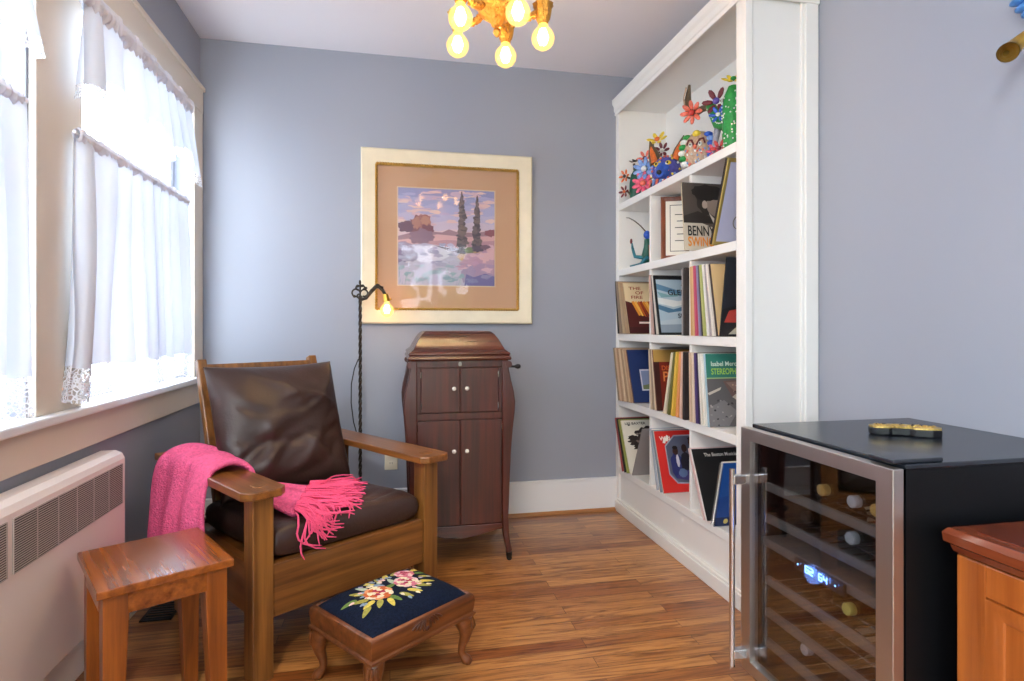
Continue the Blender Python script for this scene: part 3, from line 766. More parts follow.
# ------------------------------------------------------------------ floor lamp
fl_ = thing('floor_lamp', 'slim twisted iron floor lamp with bare lit bulb beside the picture frame', 'lamp', (-.154, 3.20, 0))
M_iron = mat('bronzed_iron', '#3c342c', .4, metal=.8, bump=(120, .4))
MB().lathe([(.115, 0), (.118, .008), (.10, .018), (.06, .026), (.03, .05), (.014, .07)], 30).build('base', M_iron, fl_, smooth=40)
MB().tube([(0, 0, .06 + 1.19 * i / 90) for i in range(91)], .0095, 4, twist=.55).build('pole', M_iron, fl_)
sc = MB()
for (cx, cz, r_, a0, a1) in ((-.022, .035, .020, .3, 5.2), (.020, .035, .018, -2.0, 2.9), (-.010, .062, .012, .2, 4.6), (.012, .064, .010, -1.5, 3.2), (-.006, .018, .010, 1, 6)):
    sc.torus((cx, 0, 1.245 + cz), r_, .0048, 18, 6, axis='Y', a0=a0, a1=a1)
sc.ell((0, 0, 1.255), (.012, .01, .014)); sc.ell((-.001, 0, 1.335), (.007, .006, .014)); sc.tube([(0, 0, 1.25), (0, 0, 1.33)], .005, 8)
for x, z in ((-.030, 1.262), (.028, 1.306), (.012, 1.318), (-.014, 1.316)): sc.ell((x, 0, z), (.009, .006, .008), 8, 5)
sc.build('scrollwork', M_iron, fl_, smooth=60)
ar = MB().tube([(.004, 0, 1.245), (.03, -.005, 1.252), (.055, -.010, 1.285), (.080, -.014, 1.312), (.100, -.018, 1.312), (.118, -.02, 1.292), (.130, -.02, 1.268)], [.009, .009, .010, .011, .010, .009, .008], 10)
for x, z in ((.062, 1.296), (.090, 1.322), (.110, 1.310)): ar.ell((x, -.015, z), (.012, .010, .007), 8, 5)
ar.build('arm', M_iron, fl_, smooth=50)
sk = MB(); sk.tube([(.130, -.02, 1.275), (.137, -.02, 1.235)], [.014, .017], 14); sk.tube([(.137, -.02, 1.252), (.155, -.02, 1.248)], .004, 8); sk.ell((.157, -.02, 1.248), (.006, .004, .006), 8, 5); sk.build('socket', M_brass, fl_, smooth=50)
bulb(fl_, (.138, -.02, 1.236), .036, 7.0)
MB().tube([(-.010, 0, .93), (-.030, -.002, .88), (-.045, -.004, .80), (-.046, -.004, .70), (-.034, -.002, .60), (-.018, 0, .54), (-.012, 0, .48)], .003, 8).build('cord', M_black, fl_, smooth=60)

# ------------------------------------------------------------------ outlet, floor register
ou = thing('wall_outlet', 'ivory double wall outlet low on the back wall behind the armchair', 'outlet', (.006, YB, .362))
MB().box(-.035, .035, -.006, 0, -.058, .058).build('cover_plate', mat('ivory_plastic', '#e2d8c0', .4), ou, bevel=.003)
for z in (-.022, .022):
    s = MB().prism([(-.014, -.012), (.014, -.012), (.017, 0), (.014, .012), (-.014, .012), (-.017, 0)], 0, .003, M=Matrix.Translation((0, -.006, z)) @ Matrix.Rotation(R(90), 4, 'X')).build('socket', mat('ivory_plastic', '#e2d8c0'), ou)
    h = MB()
    for x in (-.006, .006): h.box(x - .0012, x + .0012, -.0098, -.0088, z - .003, z + .006)
    h.build('slots', M_black, s)
fg = thing('floor_register', 'dark metal heating register in the floor near the window wall', 'register', (-.86, 2.56, 0))
b = MB(); b.box(-.055, .055, -.14, -.128, 0, .005); b.box(-.055, .055, .128, .14, 0, .005); b.box(-.055, -.045, -.14, .14, 0, .005); b.box(.045, .055, -.14, .14, 0, .005)
b.build('frame', mat('register_iron', '#2a2c30', .4, metal=.6), fg)
b = MB()
for i in range(12): b.box(-.046, .046, -.122 + i * .021, -.112 + i * .021, .0006, .0042)
b.build('grille', mat('register_iron', '#2a2c30'), fg)

# ------------------------------------------------------------------ bookcase
BX, BY0, BY1 = 1.335, 2.020, YB
bk = thing('bookcase', 'tall white built-in bookcase filled with records and painted figures', 'bookcase', (BX, BY0, 0))
rel = (-BX, -BY0, 0)
DIV = (2.879, 2.457)
TOPS = (1.832, 1.442, 1.060, .672, .268)
MB().box(BX, 1.657, 3.300, 3.344, 0, 2.40).build('side_panel', M_case, bk, loc=rel, bevel=.003)
b = MB().box(BX, 1.657, 2.040, 2.085, 0, 2.40)
b.box(BX, 1.366, 2.022, 2.041, 0, 2.40); b.box(1.600, 1.657, 2.022, 2.041, 0, 2.40); b.box(1.586, 1.601, 2.030, 2.041, 0, 2.40)
b.build('side_panel', M_case, bk, loc=rel, bevel=.003)
MB().box(1.640, 1.657, 2.085, 3.300, .02, 2.40).build('back_panel', M_case, bk, loc=rel)
for z in TOPS: MB().box(BX, 1.640, 2.085, 3.300, z - .040, z).build('shelf', M_case, bk, loc=rel, bevel=.003)
for k in range(1, 5):
    zt = TOPS[k - 1] - .040
    for y in DIV: MB().box(BX + .006, 1.640, y - .009, y + .009, TOPS[k], zt).build('divider', M_case, bk, loc=rel, bevel=.002)
b = MB().box(BX + .012, BX + .03, 2.085, 3.300, 0, .229); b.box(BX - .012, BX + .012, 2.02, 3.344, 0, .062); b.box(BX - .006, BX + .012, 2.02, 3.344, .062, .075)
b.build('plinth', M_case, bk, loc=rel, bevel=.004)
b = MB().box(BX, 1.657, 2.022, 3.344, 2.395, 2.44)
cp = [(0, 2.372), (-.006, 2.374), (-.006, 2.392), (-.011, 2.397), (-.013, 2.425), (-.022, 2.440), (-.024, 2.466), (0, 2.470)]
b.loft([[(BX + x, y, z) for x, z in cp] for y in (2.0, 3.345)])
b.loft([[(x, 2.022 + d, z) for d, z in cp] for x in (BX - .024, 1.657)])
b.build('cornice', M_case, bk, loc=rel)

# ------------------------------------------------------------------ records
LPW, LPH = .302, .312
ORD = ['first', 'second', 'third', 'fourth', 'fifth', 'sixth', 'seventh', 'eighth', 'ninth', 'tenth', 'eleventh']
XROT = Matrix.Rotation(R(90), 4, 'X')
SHELFN = {2: 'upper record shelf', 3: 'middle record shelf', 4: 'bottom shelf', 1: 'shelf above the record shelves'}
BAYN = ('far bay', 'middle bay', 'near bay')


def record(label, k, yb, yt, th_, spine, cover, art=None, words_=(), Xf=1.30, w=LPW, h=LPH, z0=None, group=None, name='record_album', cat='record'):
    """one sleeve: yb, yt = y of the near face at bottom and top"""
    z0 = TOPS[k] if z0 is None else z0
    sn = max(-.7, min(.7, (yt - yb) / h)); a = -math.asin(sn)
    t = MB(); ms = [mat('sleeve_' + spine.lstrip('#'), spine, .6, var=(260, .18)), mat('ink_' + cover.lstrip('#'), cover, .45)]
    t.box(0, w, 0, th_, 0, h, 0); t.add([(.001, -.0001, .001), (w - .001, -.0001, .001), (w - .001, -.0001, h - .001), (.001, -.0001, h - .001)], [(0, 1, 2, 3)], 1)
    if art:
        A = Art(w, h); art(A); off = len(ms); ms += A.cols
        t.add([(x, y - .00016, z) for x, y, z in A.mb.v], [], 0); base = len(t.v) - len(A.mb.v)
        t.f += [tuple(i + base for i in f_) for f_ in A.mb.f]; t.m += [m_ + off for m_ in A.mb.m]
    o = t.build(name, ms)
    o.location = (Xf, yb, z0 + max(0, th_ * sn) + .0008); o.rotation_euler = (a, 0, 0)
    tag(o, label, cat, group)
    for s, u, v, size, col, sx in words_:
        lettering('cover_lettering', s, size, mat('ink_' + col.lstrip('#'), col, .45), o, Matrix.Translation((u * w, -.0030, v * h)) @ XROT, sx=sx)
    return o


def row(k, bay, far, near, cols, Xf, last=None, start=0):
    """sleeves between far=(yb,yt) and near=(yb,yt); the nearest shows its cover"""
    n = len(cols)
    for i, (c, d) in enumerate(cols):
        f = (i + 1) / n; yb = far[0] + (near[0] - far[0]) * f; yt = far[1] + (near[1] - far[1]) * f
        th_ = min(abs(near[0] - far[0]), abs(near[1] - far[1])) / n * .80 * math.cos(math.asin(max(-.7, min(.7, (yt - yb) / LPH))))
        kw = dict(last) if (last and i == n - 1) else dict(cover=c, art=None, words_=())
        lab = kw.pop('label', None) or '%s-edged record sleeve, %s from the back wall, %s of the %s' % (d, ORD[start + i], BAYN[bay], SHELFN[k])
        jit = rnd.uniform(-.006, .002) if not (last and i == n - 1) else 0
        xf = Xf if not isinstance(Xf, tuple) else Xf[0] + (Xf[1] - Xf[0]) * f
        record(lab, k, yb, yt, th_, c, Xf=xf + jit, group='records on the ' + SHELFN[k], **kw)


TAN = '#b89878'
# upper record shelf
def a_gold(A):
    A.poly([(0, 0), (1, 0), (1, .52), (.75, .60), (.45, .63), (.2, .58), (0, .64)], '#4a1414'); A.rect(0, 1, 0, .12, '#3a0e10')
    for i in range(16):
        x = .12 + .055 * i; A.poly([(x, .62 - .01 * (i % 3)), (x + .05, .64), (x + .16, .36 - .02 * (i % 4)), (x + .12, .34)] if x + .16 < 1 else [(x, .6), (.98, .62), (.98, .4)], ['#d88a2c', '#e8b04a', '#b85a1c', '#8a2c14'][i % 4])
    A.rect(.22, .92, .19, .225, '#e8d8cc')


row(2, 0, (3.265, 3.293), (3.130, 3.235), [('#2c2826', 'black'), ('#8a7868', 'drab'), ('#b49a7c', 'buff'), ('#a88c70', 'fawn'), ('#c0a888', 'sand')], (1.300, 1.335),
    dict(label='record with a cream and maroon cover and golden strands, far bay of upper record shelf', cover='#dcc8a0', art=a_gold, words_=[('THE', .10, .86, .027, '#9a4030', 1.5), ('OF', .22, .77, .027, '#9a4030', 1.5), ('FIRE', .12, .68, .027, '#9a4030', 1.5)]))


def a_glenn(A):
    A.rect(.03, .97, .03, .93, '#a8bcc8'); A.poly([(.03, .86), (.5, .72), (.97, .80), (.97, .72), (.5, .64), (.03, .76)], '#5c86a4')
    A.poly([(.03, .62), (.4, .56), (.7, .62), (.97, .58), (.97, .50), (.6, .52), (.3, .46), (.03, .52)], '#d8dcda'); A.poly([(.03, .50), (.3, .42), (.6, .50), (.97, .44), (.97, .38), (.5, .40), (.2, .36), (.03, .42)], '#4a7492')
    A.poly([(.03, .72), (.25, .66), (.45, .70), (.4, .64), (.1, .62)], '#7aa4a8'); A.rect(.03, .97, .03, .22, '#8a98a4'); A.poly([(.03, .22), (.4, .27), (.97, .23), (.97, .18), (.03, .16)], '#b4c2c8')
    A.blob(.64, .52, .10, .09, '#2c2018', 4, .2); A.blob(.6, .84, .12, .03, '#8a9484', 5, .3)


row(2, 1, (2.850, 2.867), (2.740, 2.815), [('#caa89c', 'pinkish'), ('#2a2422', 'charcoal'), ('#d4ccc0', 'off-white'), ('#1a1a1c', 'jet')], 1.330,
    dict(label='record with black-bordered cloudy blue cover lettered GLENN, middle bay of upper record shelf', cover='#16181a', art=a_glenn, words_=[('GLENN M', .22, .66, .042, '#101418', 1.0), ('SUNRISE', .36, .27, .034, '#182028', 1.0)]))
row(2, 1, (2.516, 2.518), (2.470, 2.471), [('#8c8684', 'grey'), ('#2e2624', 'dark brown')], 1.326, start=4)


def a_lo(A): A.rect(.06, .9, .02, .08, '#a88858')


row(2, 2, (2.443, 2.445), (2.206, 2.268), [('#c89a5c', 'ochre'), ('#d8b07c', 'apricot'), ('#c2506a', 'rose'), ('#8c84a0', 'mauve'), ('#24262a', 'black'), ('#a8ac68', 'lime'), ('#e0dcd4', 'white'), ('#a09a98', 'stone'), ('#d8d2c8', 'ivory'), ('#3a2c28', 'umber')], 1.330,
    dict(label='cream record cover lettered LO in black, near bay of upper record shelf', cover='#dcbc88', art=a_lo, words_=[('WH', .26, .86, .05, '#d0622c', 1.1), ('LO', .30, .66, .075, '#1a1614', 1.0), ('Time', .42, .56, .03, '#4a3a28', 1.0)]))


def a_dark(A):
    A.poly([(0, .35), (.3, .42), (.6, .40), (1, .46), (1, 1), (0, 1)], '#23262e'); A.poly([(.04, .18), (1, .18), (1, .42), (.5, .40), (.1, .33)], '#b8423a'); A.poly([(.12, .03), (.8, .03), (.8, .14), (.24, .13)], '#b8b4a0')
    A.blob(.55, .80, .2, .05, '#8a5878', 8, .3)


record('near-black record with a red band, leaning in the near bay of upper record shelf', 2, 2.190, 2.140, .008, '#15161a', '#1a1b20', a_dark, [('C', .45, .88, .05, '#d8d8d8', 1.0)], Xf=1.330, h=.325, group='records on the upper record shelf')

# middle record shelf
def a_navy(A):
    A.rect(.20, .76, .22, .62, '#c8c8d4'); A.rect(.225, .735, .245, .595, '#7c88a8'); A.poly([(.225, .245), (.735, .245), (.735, .33), (.5, .36), (.225, .32)], '#6a7450'); A.blob(.55, .05, .06, .02, '#d8a080', 3)


row(3, 0, (3.220, 3.293), (3.070, 3.180), [('#8a7860', 'khaki'), ('#c0a488', 'tan'), ('#a48468', 'mocha'), ('#cbb294', 'beige'), ('#9c8064', 'brown'), ('#c4a888', 'straw'), ('#b08e70', 'caramel'), ('#5a4038', 'coffee')], (1.295, 1.335),
    dict(label='record with navy blue cover and pale framed scene, far bay of middle record shelf', cover='#1c3060', art=a_navy, words_=[('Blue Nights', .42, .73, .03, '#c8c8dc', 1.0)]))


def a_brown(A):
    A.rect(0, 1, .80, 1, '#b8924c'); A.rect(0, .10, 0, .80, '#3c1812'); A.rect(.10, 1, 0, .80, '#7a2416'); A.poly([(.5, 0), (.7, .1), (.9, 0)], '#c07838')


row(3, 1, (2.850, 2.867), (2.770, 2.825), [('#cdb89c', 'biscuit'), ('#9a8470', 'taupe'), ('#d8c4a8', 'cream'), ('#6a3020', 'russet')], 1.330,
    dict(label='record with dark red cover under a gold band, middle bay of middle record shelf', cover='#5a1c14', art=a_brown, words_=[('DISCO', .13, .66, .034, '#e06a34', 1.0), ('PO', .14, .48, .07, '#e88a4c', 1.0)]))
row(3, 1, (2.715, 2.615), (2.474, 2.472), [('#d8ccb0', 'pale'), ('#6c6a34', 'moss'), ('#dcb648', 'yellow'), ('#e0965c', 'orange'), ('#d8b4a0', 'peach'), ('#241c1c', 'black')], 1.328, start=4)


def a_teal(A):
    A.rect(0, 1, .66, 1, '#2e7a6c'); A.rect(0, 1, 0, .655, '#5c5a5c'); A.rect(0, 1, .655, .67, '#9ab87c')
    A.poly([(.25, .62), (.62, .64), (.80, .42), (.62, .26), (.38, .40)], '#6c5450'); A.poly([(.3, .60), (.6, .62), (.66, .45), (.5, .40)], '#8a7068'); A.poly([(.38, .40), (.62, .25), (.66, .28), (.44, .44)], '#c0b4a8')
    A.poly([(0, .26), (.25, .36), (.45, .2), (.3, 0), (0, 0)], '#7a787a'); A.poly([(.5, .18), (1, .36), (1, .28), (.56, .12)], '#b8b4b0'); A.poly([(.55, .1), (1, .24), (1, 0), (.5, 0)], '#46444a')
    A.poly([(.0, .46), (.22, .54), (.2, .50), (.02, .43)], '#c8c0b4')
    r = random.Random(5)
    for i in range(40): A.blob(r.uniform(.02, .96), r.uniform(.02, .36), .018, .012, r.choice(['#3a383c', '#8c8a8a', '#a09a98', '#2e2c30']), i, .4, 7)
    for i in range(24): A.blob(r.uniform(.36, .68), r.uniform(.40, .60), .016, .012, r.choice(['#a08478', '#4a3834', '#b89888']), i, .4, 7)


row(3, 2, (2.443, 2.445), (2.270, 2.308), [('#c8b094', 'tan'), ('#dcc8b0', 'cream'), ('#4c3a6c', 'violet'), ('#2e2440', 'plum'), ('#d8d4c4', 'ivory'), ('#e4e0d4', 'white'), ('#9cb8c4', 'pale blue')], 1.330,
    dict(label='record with teal and grey cover lettered STEREOPHONIC, near bay of middle shelf', cover='#6a9a94', art=a_teal, words_=[('Isabel Mercury', .07, .83, .028, '#d8ecdc', .95), ('STEREOPHONIC', .07, .715, .036, '#a8d45c', .70)]))
vd = MB().lathe([(.004, 0), (.150, 0), (.151, .001), (.150, .002), (.05, .0022), (.004, .0022)], 48)
vd = tag(vd.build('vinyl_record', mat('vinyl_black', '#0c0c0e', .25), smooth=30), 'bare black vinyl disc lying on top of records, middle bay of middle record shelf', 'record')
vd.location = (1.455, 2.66, .9960); vd.rotation_euler = (0, R(-1), 0)

# bottom shelf
def a_flower(A):
    for i, (x, y, r1, r2) in enumerate(((.46, .70, .20, .17), (.26, .60, .18, .08), (.36, .50, .20, .10), (.55, .52, .14, .12), (.18, .66, .10, .05), (.62, .66, .12, .14))): A.blob(x, y, r1, r2, ['#2a2422', '#3a302c'][i % 2], i + 10, .22)
    for i in range(12): A.blob(.42 + .16 * math.cos(i), .68 + .12 * math.sin(i * 1.3), .03, .02, '#8c7c72', i, .3, 8)
    A.rect(.12, .16, .89, .92, '#4a4440')


row(4, 0, (3.190, 3.292), (3.098, 3.238), [('#a04a48', 'dull red'), ('#1c1a18', 'black'), ('#8c9048', 'olive'), ('#e0d8c4', 'cream')], (1.300, 1.325),
    dict(label='cream record cover with a black flower drawing, far bay of bottom shelf', cover='#e2dccc', art=a_flower, words_=[('LES BAXTER', .06, .91, .020, '#3a3430', 1.2)]))


def a_grey(A): A.blob(.5, .42, .22, .2, '#2a2628', 21, .25); A.blob(.4, .22, .06, .1, '#1c181a', 22, .2); A.blob(.56, .36, .07, .05, '#8a8482', 23, .2)


record('grey record sleeve leaning towards the room, far bay of bottom shelf', 4, 3.080, 2.945, .006, '#8c8684', '#8e8886', a_grey, [], Xf=1.328, group='records on the bottom shelf')


def a_red(A):
    oc = [(.18, .30), (.30, .16), (.80, .14), (.97, .30), (.97, .76), (.84, .90), (.36, .90), (.18, .74)]
    A.poly([(.5 + (x - .5) * 1.06, .53 + (y - .53) * 1.06) if x < .9 else (min(1, x + .02), .53 + (y - .53) * 1.06) for x, y in oc], '#9aa0b0'); A.poly(oc, '#54596c')
    for i, (x, y, r1, r2, c) in enumerate(((.34, .42, .12, .20, '#28306a'), (.52, .46, .11, .18, '#1c1c28'), (.70, .54, .11, .20, '#3a3448'), (.85, .50, .10, .22, '#4c2c30'), (.60, .26, .30, .09, '#3c3470'), (.42, .30, .08, .07, '#5a7098'), (.34, .66, .05, .065, '#3a241c'), (.51, .70, .05, .065, '#2e1c18'), (.66, .79, .055, .07, '#4a2e24'), (.82, .73, .05, .065, '#5a3a30'), (.34, .715, .05, .03, '#14100e'), (.66, .85, .055, .03, '#14100e'), (.36, .50, .03, .1, '#c8c8d0'), (.70, .60, .03, .08, '#a8a0b0'), (.80, .36, .06, .08, '#6c4038'))): A.blob(x, y, r1, r2, c, 30 + i, .08)
    for dx, dy in ((.05, 0), (.1, .03)): A.poly([(.08 + dx, .80 + dy), (.12 + dx, .90 + dy), (.16 + dx, .88 + dy), (.13 + dx, .79 + dy)], '#f0e8dc')


row(4, 1, (2.790, 2.867), (2.705, 2.820), [('#a8b0bc', 'steel blue'), ('#e4ddd2', 'off-white'), ('#7c8894', 'slate'), ('#c8c0b4', 'putty')], 1.333,
    dict(label='bright red record cover with a band in a blue octagon, middle bay of bottom shelf', cover='#cf2a24', art=a_red, w=.297, words_=[('Wild', .08, .84, .030, '#f4ece0', 1.0)]))
row(4, 2, (2.310, 2.442), (2.275, 2.412), [('#d8b8b4', 'pink'), ('#e4dcd8', 'white')], 1.320,
    dict(label='black record cover with white title line, near bay of bottom shelf', cover='#17181a', art=None, words_=[('The Boston Musicians', .18, .88, .022, '#e0ddd4', .92)]))


def a_blue(A): A.poly([(0, 0), (1, 0), (1, .4), (.6, .3), (.3, .5), (0, .45)], '#1c4c9a'); A.poly([(.3, .5), (.6, .3), (1, .4), (1, .8), (.7, .9), (.4, .7)], '#2a66b4'); A.rect(0, 1, 0, .14, '#162c5c'); A.blob(.22, .075, .045, .04, '#d8c870', 2, .05)


sb = record('blue spiral-bound book leaning behind the wine cooler handle, near bay of bottom shelf', 4, 2.222, 2.150, .012, '#c4c0b8', '#1e58a8', a_blue, [], Xf=1.318, w=.24, h=.29, name='spiral_book', cat='book', group=None)
b = MB()
for i in range(34): b.torus((.0, .006, .008 + i * .0083), .0085, .0012, 10, 5, axis='Z')
b.build('spiral_wire', M_silver, sb, smooth=60)

# shelf above: leaning LP, certificate, gold-edged frame
def a_benny(A):
    A.rect(0, 1, .22, 1, '#4a423c'); A.poly([(.55, .22), (1, .3), (1, 1), (.8, 1)], '#8c8478'); A.blob(.46, .74, .24, .22, '#2a2420', 1, .06); A.blob(.56, .70, .17, .2, '#8a7c70', 2, .06); A.poly([(.68, .78), (.80, .68), (.72, .64), (.74, .56), (.64, .50), (.56, .56)], '#74675c')
    A.blob(.42, .86, .26, .12, '#1e1916', 3, .1); A.blob(.36, .68, .045, .06, '#a89a8c', 4, .05); A.poly([(0, .22), (0, .5), (.24, .58), (.5, .48), (.8, .24)], '#2c2622'); A.poly([(.42, .56), (.5, .48), (.86, .24), (.7, .22), (.5, .38)], '#c8c0b4'); A.rect(0, 1, 0, .40, '#c4baa8'); A.poly([(.3, .40), (.6, .30), (1, .24), (1, .40)], '#5a5048')
    A.blob(.72, .93, .1, .04, '#3a322c', 5, .2)


record('black-and-white portrait record cover lettered BENNY SWING on the shelf above the record shelves', 1, 2.405, 2.438, .008, '#c8b89c', '#4a423c', a_benny, [('BENNY', .05, .215, .064, '#14110f', .64), ('SWING', .05, .06, .060, '#e08a24', .66)], Xf=1.288)
cf = thing('framed_certificate', 'small brown wood framed certificate leaning behind the portrait record', 'picture', (1.372, 2.815, TOPS[1] + .001), math.atan2(-.42, .90))
Mt = Matrix.Rotation(R(-9), 4, 'X')
b = MB(); rectframe(b, 0, .26, 0, .34, [(0, -.001), (0, .012), (.006, .015), (.022, .012), (.024, .010), (.024, -.001)]); b.add([], []); o = b.build('frame', wood('frame_brown', '#5a2a18', '#8a4a2c', 'Z', .35), cf); o.data.transform(Mt)
o = MB().box(.02, .24, -.008, -.001, .02, .32).build('paper', mat('paper_white', '#e8e2d4', .7), cf); o.data.transform(Mt)
b = MB(); rectframe(b, .045, .215, .045, .295, [(0, .008), (0, .0085), (.003, .0085), (.003, .008)])
for i in range(5): b.box(.07 + .01 * (i % 2), .19 - .01 * (i % 2), -.0086, -.008, .10 + i * .035, .104 + i * .035)
o = b.build('printed_border', M_black, cf); o.data.transform(Mt)
gf = thing('framed_photograph', 'gold-edged dark framed photograph leaning on the bookcase end panel', 'picture', (1.325, 2.245, TOPS[1] + .002))
Mt = Matrix.Rotation(R(20), 4, 'X')
b = MB(); rectframe(b, 0, .26, 0, .355, [(0, -.018), (0, -.002), (.004, .0), (.016, -.002), (.016, -.018)]); o = b.build('frame', mat('gilt_edge', '#b09a58', .4, metal=.6), gf); o.data.transform(Mt)
b = MB().box(-.0012, 0, .003, .017, .002, .353); o = b.build('frame_side', mat('frame_espresso', '#231610', .5), gf); o.data.transform(Mt)
b = MB().box(.014, .246, .004, .012, .014, .341); o = b.build('photograph', mat('photo_lilac', '#aeb0c8', .4), gf); o.data.transform(Mt)
b = MB()
for i in range(3): b.torus((.11 + .02 * i, .0035, .10 + .012 * i), .030 - .006 * i, .0018, 20, 5, axis='Y', a0=.3 * i, a1=5)
o = b.build('scroll_drawing', mat('scroll_ink', '#6a6248', .6), gf); o.data.transform(Mt)

# ------------------------------------------------------------------ painted folk-art figures on the top shelf
PT = lambda n, c: mat('folk_' + n, c, .45, var=(90, .25))
F_ = dict(green=PT('green', '#1f8a3c'), dark=PT('dark_green', '#1e5848'), orange=PT('orange', '#d86a2a'), red=PT('red', '#c03a34'), maroon=PT('maroon', '#6a2028'), blue=PT('blue', '#2a56b8'), sky=PT('sky', '#7a9ad0'), pink=PT('pink', '#e0607c'), yellow=PT('yellow', '#e8c83c'), white=PT('white', '#e8e8e0'), purple=PT('purple', '#5a4a9a'), black=PT('black', '#1c1a1c'), tan=PT('tan', '#b89a80'), grey=PT('grey', '#8a8a94'), brown=PT('brown', '#5a4a34'), coral=PT('coral', '#e07058'))
ZT = TOPS[0]


def flower(parent, p, r, nrm, petal, centre, n=6, name='flower'):
    nrm = Vector(nrm).normalized(); q = nrm.to_track_quat('Z', 'Y').to_matrix().to_4x4(); M = Matrix.Translation(p) @ q
    m = MB()
    for i in range(n):
        a = 2 * PI * i / n; m.ell((0, 0, 0), (r * .42, r * .20, r * .10), 8, 6, 0, M @ Matrix.Rotation(a, 4, 'Z') @ Matrix.Translation((r * .62, 0, r * .08)) @ Matrix.Rotation(-.35, 4, 'Y'))
    m.ell((0, 0, r * .1), (r * .26, r * .26, r * .2), 10, 6, 1, M)
    return m.build(name, [F_[petal], F_[centre]], parent, smooth=60)


NV = (-.72, -.66, .1)      # outwards to the room
# little dark cactus with orange flowers
c1 = thing('cactus_figure', 'small dark green painted cactus with orange and maroon flowers on the top shelf', 'figurine', (1.395, 3.205, ZT + .002)); c1.scale = (1.25,) * 3
m = MB(); m.lathe([(.004, 0), (.020, .006), (.026, .04), (.028, .08), (.024, .12), (.012, .145), (.002, .15)], 20, flute=8, fa=.06, M=Matrix.Rotation(R(4), 4, 'Y')); m.build('stem', F_['dark'], c1, smooth=50)
m = MB(); m.tube([(.0, 0, .145), (-.002, 0, .175)], .006, 8); m.tube([(-.02, 0, .03), (-.035, .0, .045), (-.045, 0, .04)], .005, 8); m.tube([(-.022, 0, .105), (-.04, 0, .11)], .005, 8); m.build('twig', F_['brown'], c1, smooth=50)
flower(c1, (-.050, -.006, .112), .032, (-.9, -.4, 0), 'orange', 'black'); flower(c1, (-.052, -.006, .040), .030, (-.9, -.45, .0), 'maroon', 'orange'); flower(c1, (0, 0, .185), .026, (-.3, -.4, .8), 'brown', 'black')
# fox with flowers
fx_ = thing('fox_figure', 'blue-snouted painted folk-art fox with orange ears on the top shelf', 'figurine', (1.46, 2.93, ZT + .006)); fx_.scale = (1.3,) * 3
m = MB(); m.ell((0, 0, .070), (.060, .065, .072), 20, 12); m.ell((.04, .03, .05), (.06, .06, .05), 16, 10)
m.build('head', PT('blue_violet', '#4a4a9a'), fx_, smooth=60)
D = Vector((-.70, -.71, 0)); Sd = Vector((.71, -.70, 0))
MB().tube([D * .030 + Vector((0, 0, .075)), D * .062 + Vector((0, 0, .060)), D * .092 + Vector((0, 0, .050))], [.040, .030, .016], 14).build('snout', F_['blue'], fx_, smooth=60)
MB().ell(tuple(D * .094 + Vector((0, 0, .054))), (.011, .011, .010), 10, 6).build('nose', F_['black'], fx_, smooth=60)
for s in (-1, 1):
    base = Sd * (s * .042) + Vector((0, 0, .115)); tip = Sd * (s * .072) + Vector((0, 0, .215))
    e = MB().tube([base, base.lerp(tip, .45), tip], [.028, .022, .002], 10).build('ear', F_['brown'], fx_, smooth=60)
    MB().tube([base + D * .016, base.lerp(tip, .4) + D * .014, base.lerp(tip, .85) + D * .004], [.017, .013, .002], 8).build('ear_lining', F_['orange'], e, smooth=60)
    ey = MB().ell(tuple(D * .052 + Sd * (s * .024) + Vector((0, 0, .098))), (.012, .012, .010), 10, 6).build('eye', F_['yellow'], fx_, smooth=60)
    MB().ell(tuple(D * .062 + Sd * (s * .024) + Vector((0, 0, .098))), .005, 8, 5).build('pupil', F_['black'], ey, smooth=60)
m = MB()
for i in range(46):
    a = PI + .78 + rnd.uniform(-1.5, 1.5); b_ = rnd.uniform(-.6, 1.1); p = Vector((.062 * math.cos(b_) * math.cos(a), .067 * math.cos(b_) * math.sin(a), .07 + .073 * math.sin(b_)))
    m.ell(tuple(p), .0055, 6, 4, i % 4)
m.build('dot_pattern', [F_['white'], F_['coral'], F_['sky'], F_['yellow']], fx_, smooth=60)
m = MB()
for i in range(8): m.tube([D * .05 + Sd * (-.05 + .014 * i) + Vector((0, 0, .035)), D * .07 + Sd * (-.05 + .014 * i) + Vector((0, 0, .004))], [.007, .002], 6, i % 2)
m.build('ruff', [F_['coral'], F_['sky']], fx_, smooth=60)
# flower spray behind and beside the fox
fp = thing('flower_figure', 'painted wooden flower spray with yellow, blue and pink blooms beside the fox figure', 'figurine', (1.445, 3.09, ZT + .002)); fp.scale = (1.3,) * 3
m = MB(); m.lathe([(.022, 0), (.028, .02), (.024, .06), (.010, .10), (.004, .11)], 16, flute=8, fa=.06)
for q in ((-.03, -.01, .11), (.0, -.045, .20), (.02, .02, .24), (-.01, .045, .17), (.03, -.06, .15)): m.tube([(0, 0, .05), (q[0] * .5, q[1] * .5, q[2] * .6), q], [.006, .005, .004], 6)
m.build('stem', F_['dark'], fp, smooth=60)
flower(fp, (-.040, -.02, .115), .050, NV, 'sky', 'white', 9); flower(fp, (-.045, -.02, .054), .050, NV, 'pink', 'coral', 9); flower(fp, (.02, -.02, .245), .046, (-.5, -.5, .6), 'yellow', 'orange', 6)
flower(fp, (-.01, .04, .180), .036, NV, 'coral', 'maroon', 6); flower(fp, (.02, -.065, .185), .036, NV, 'maroon', 'white', 7)
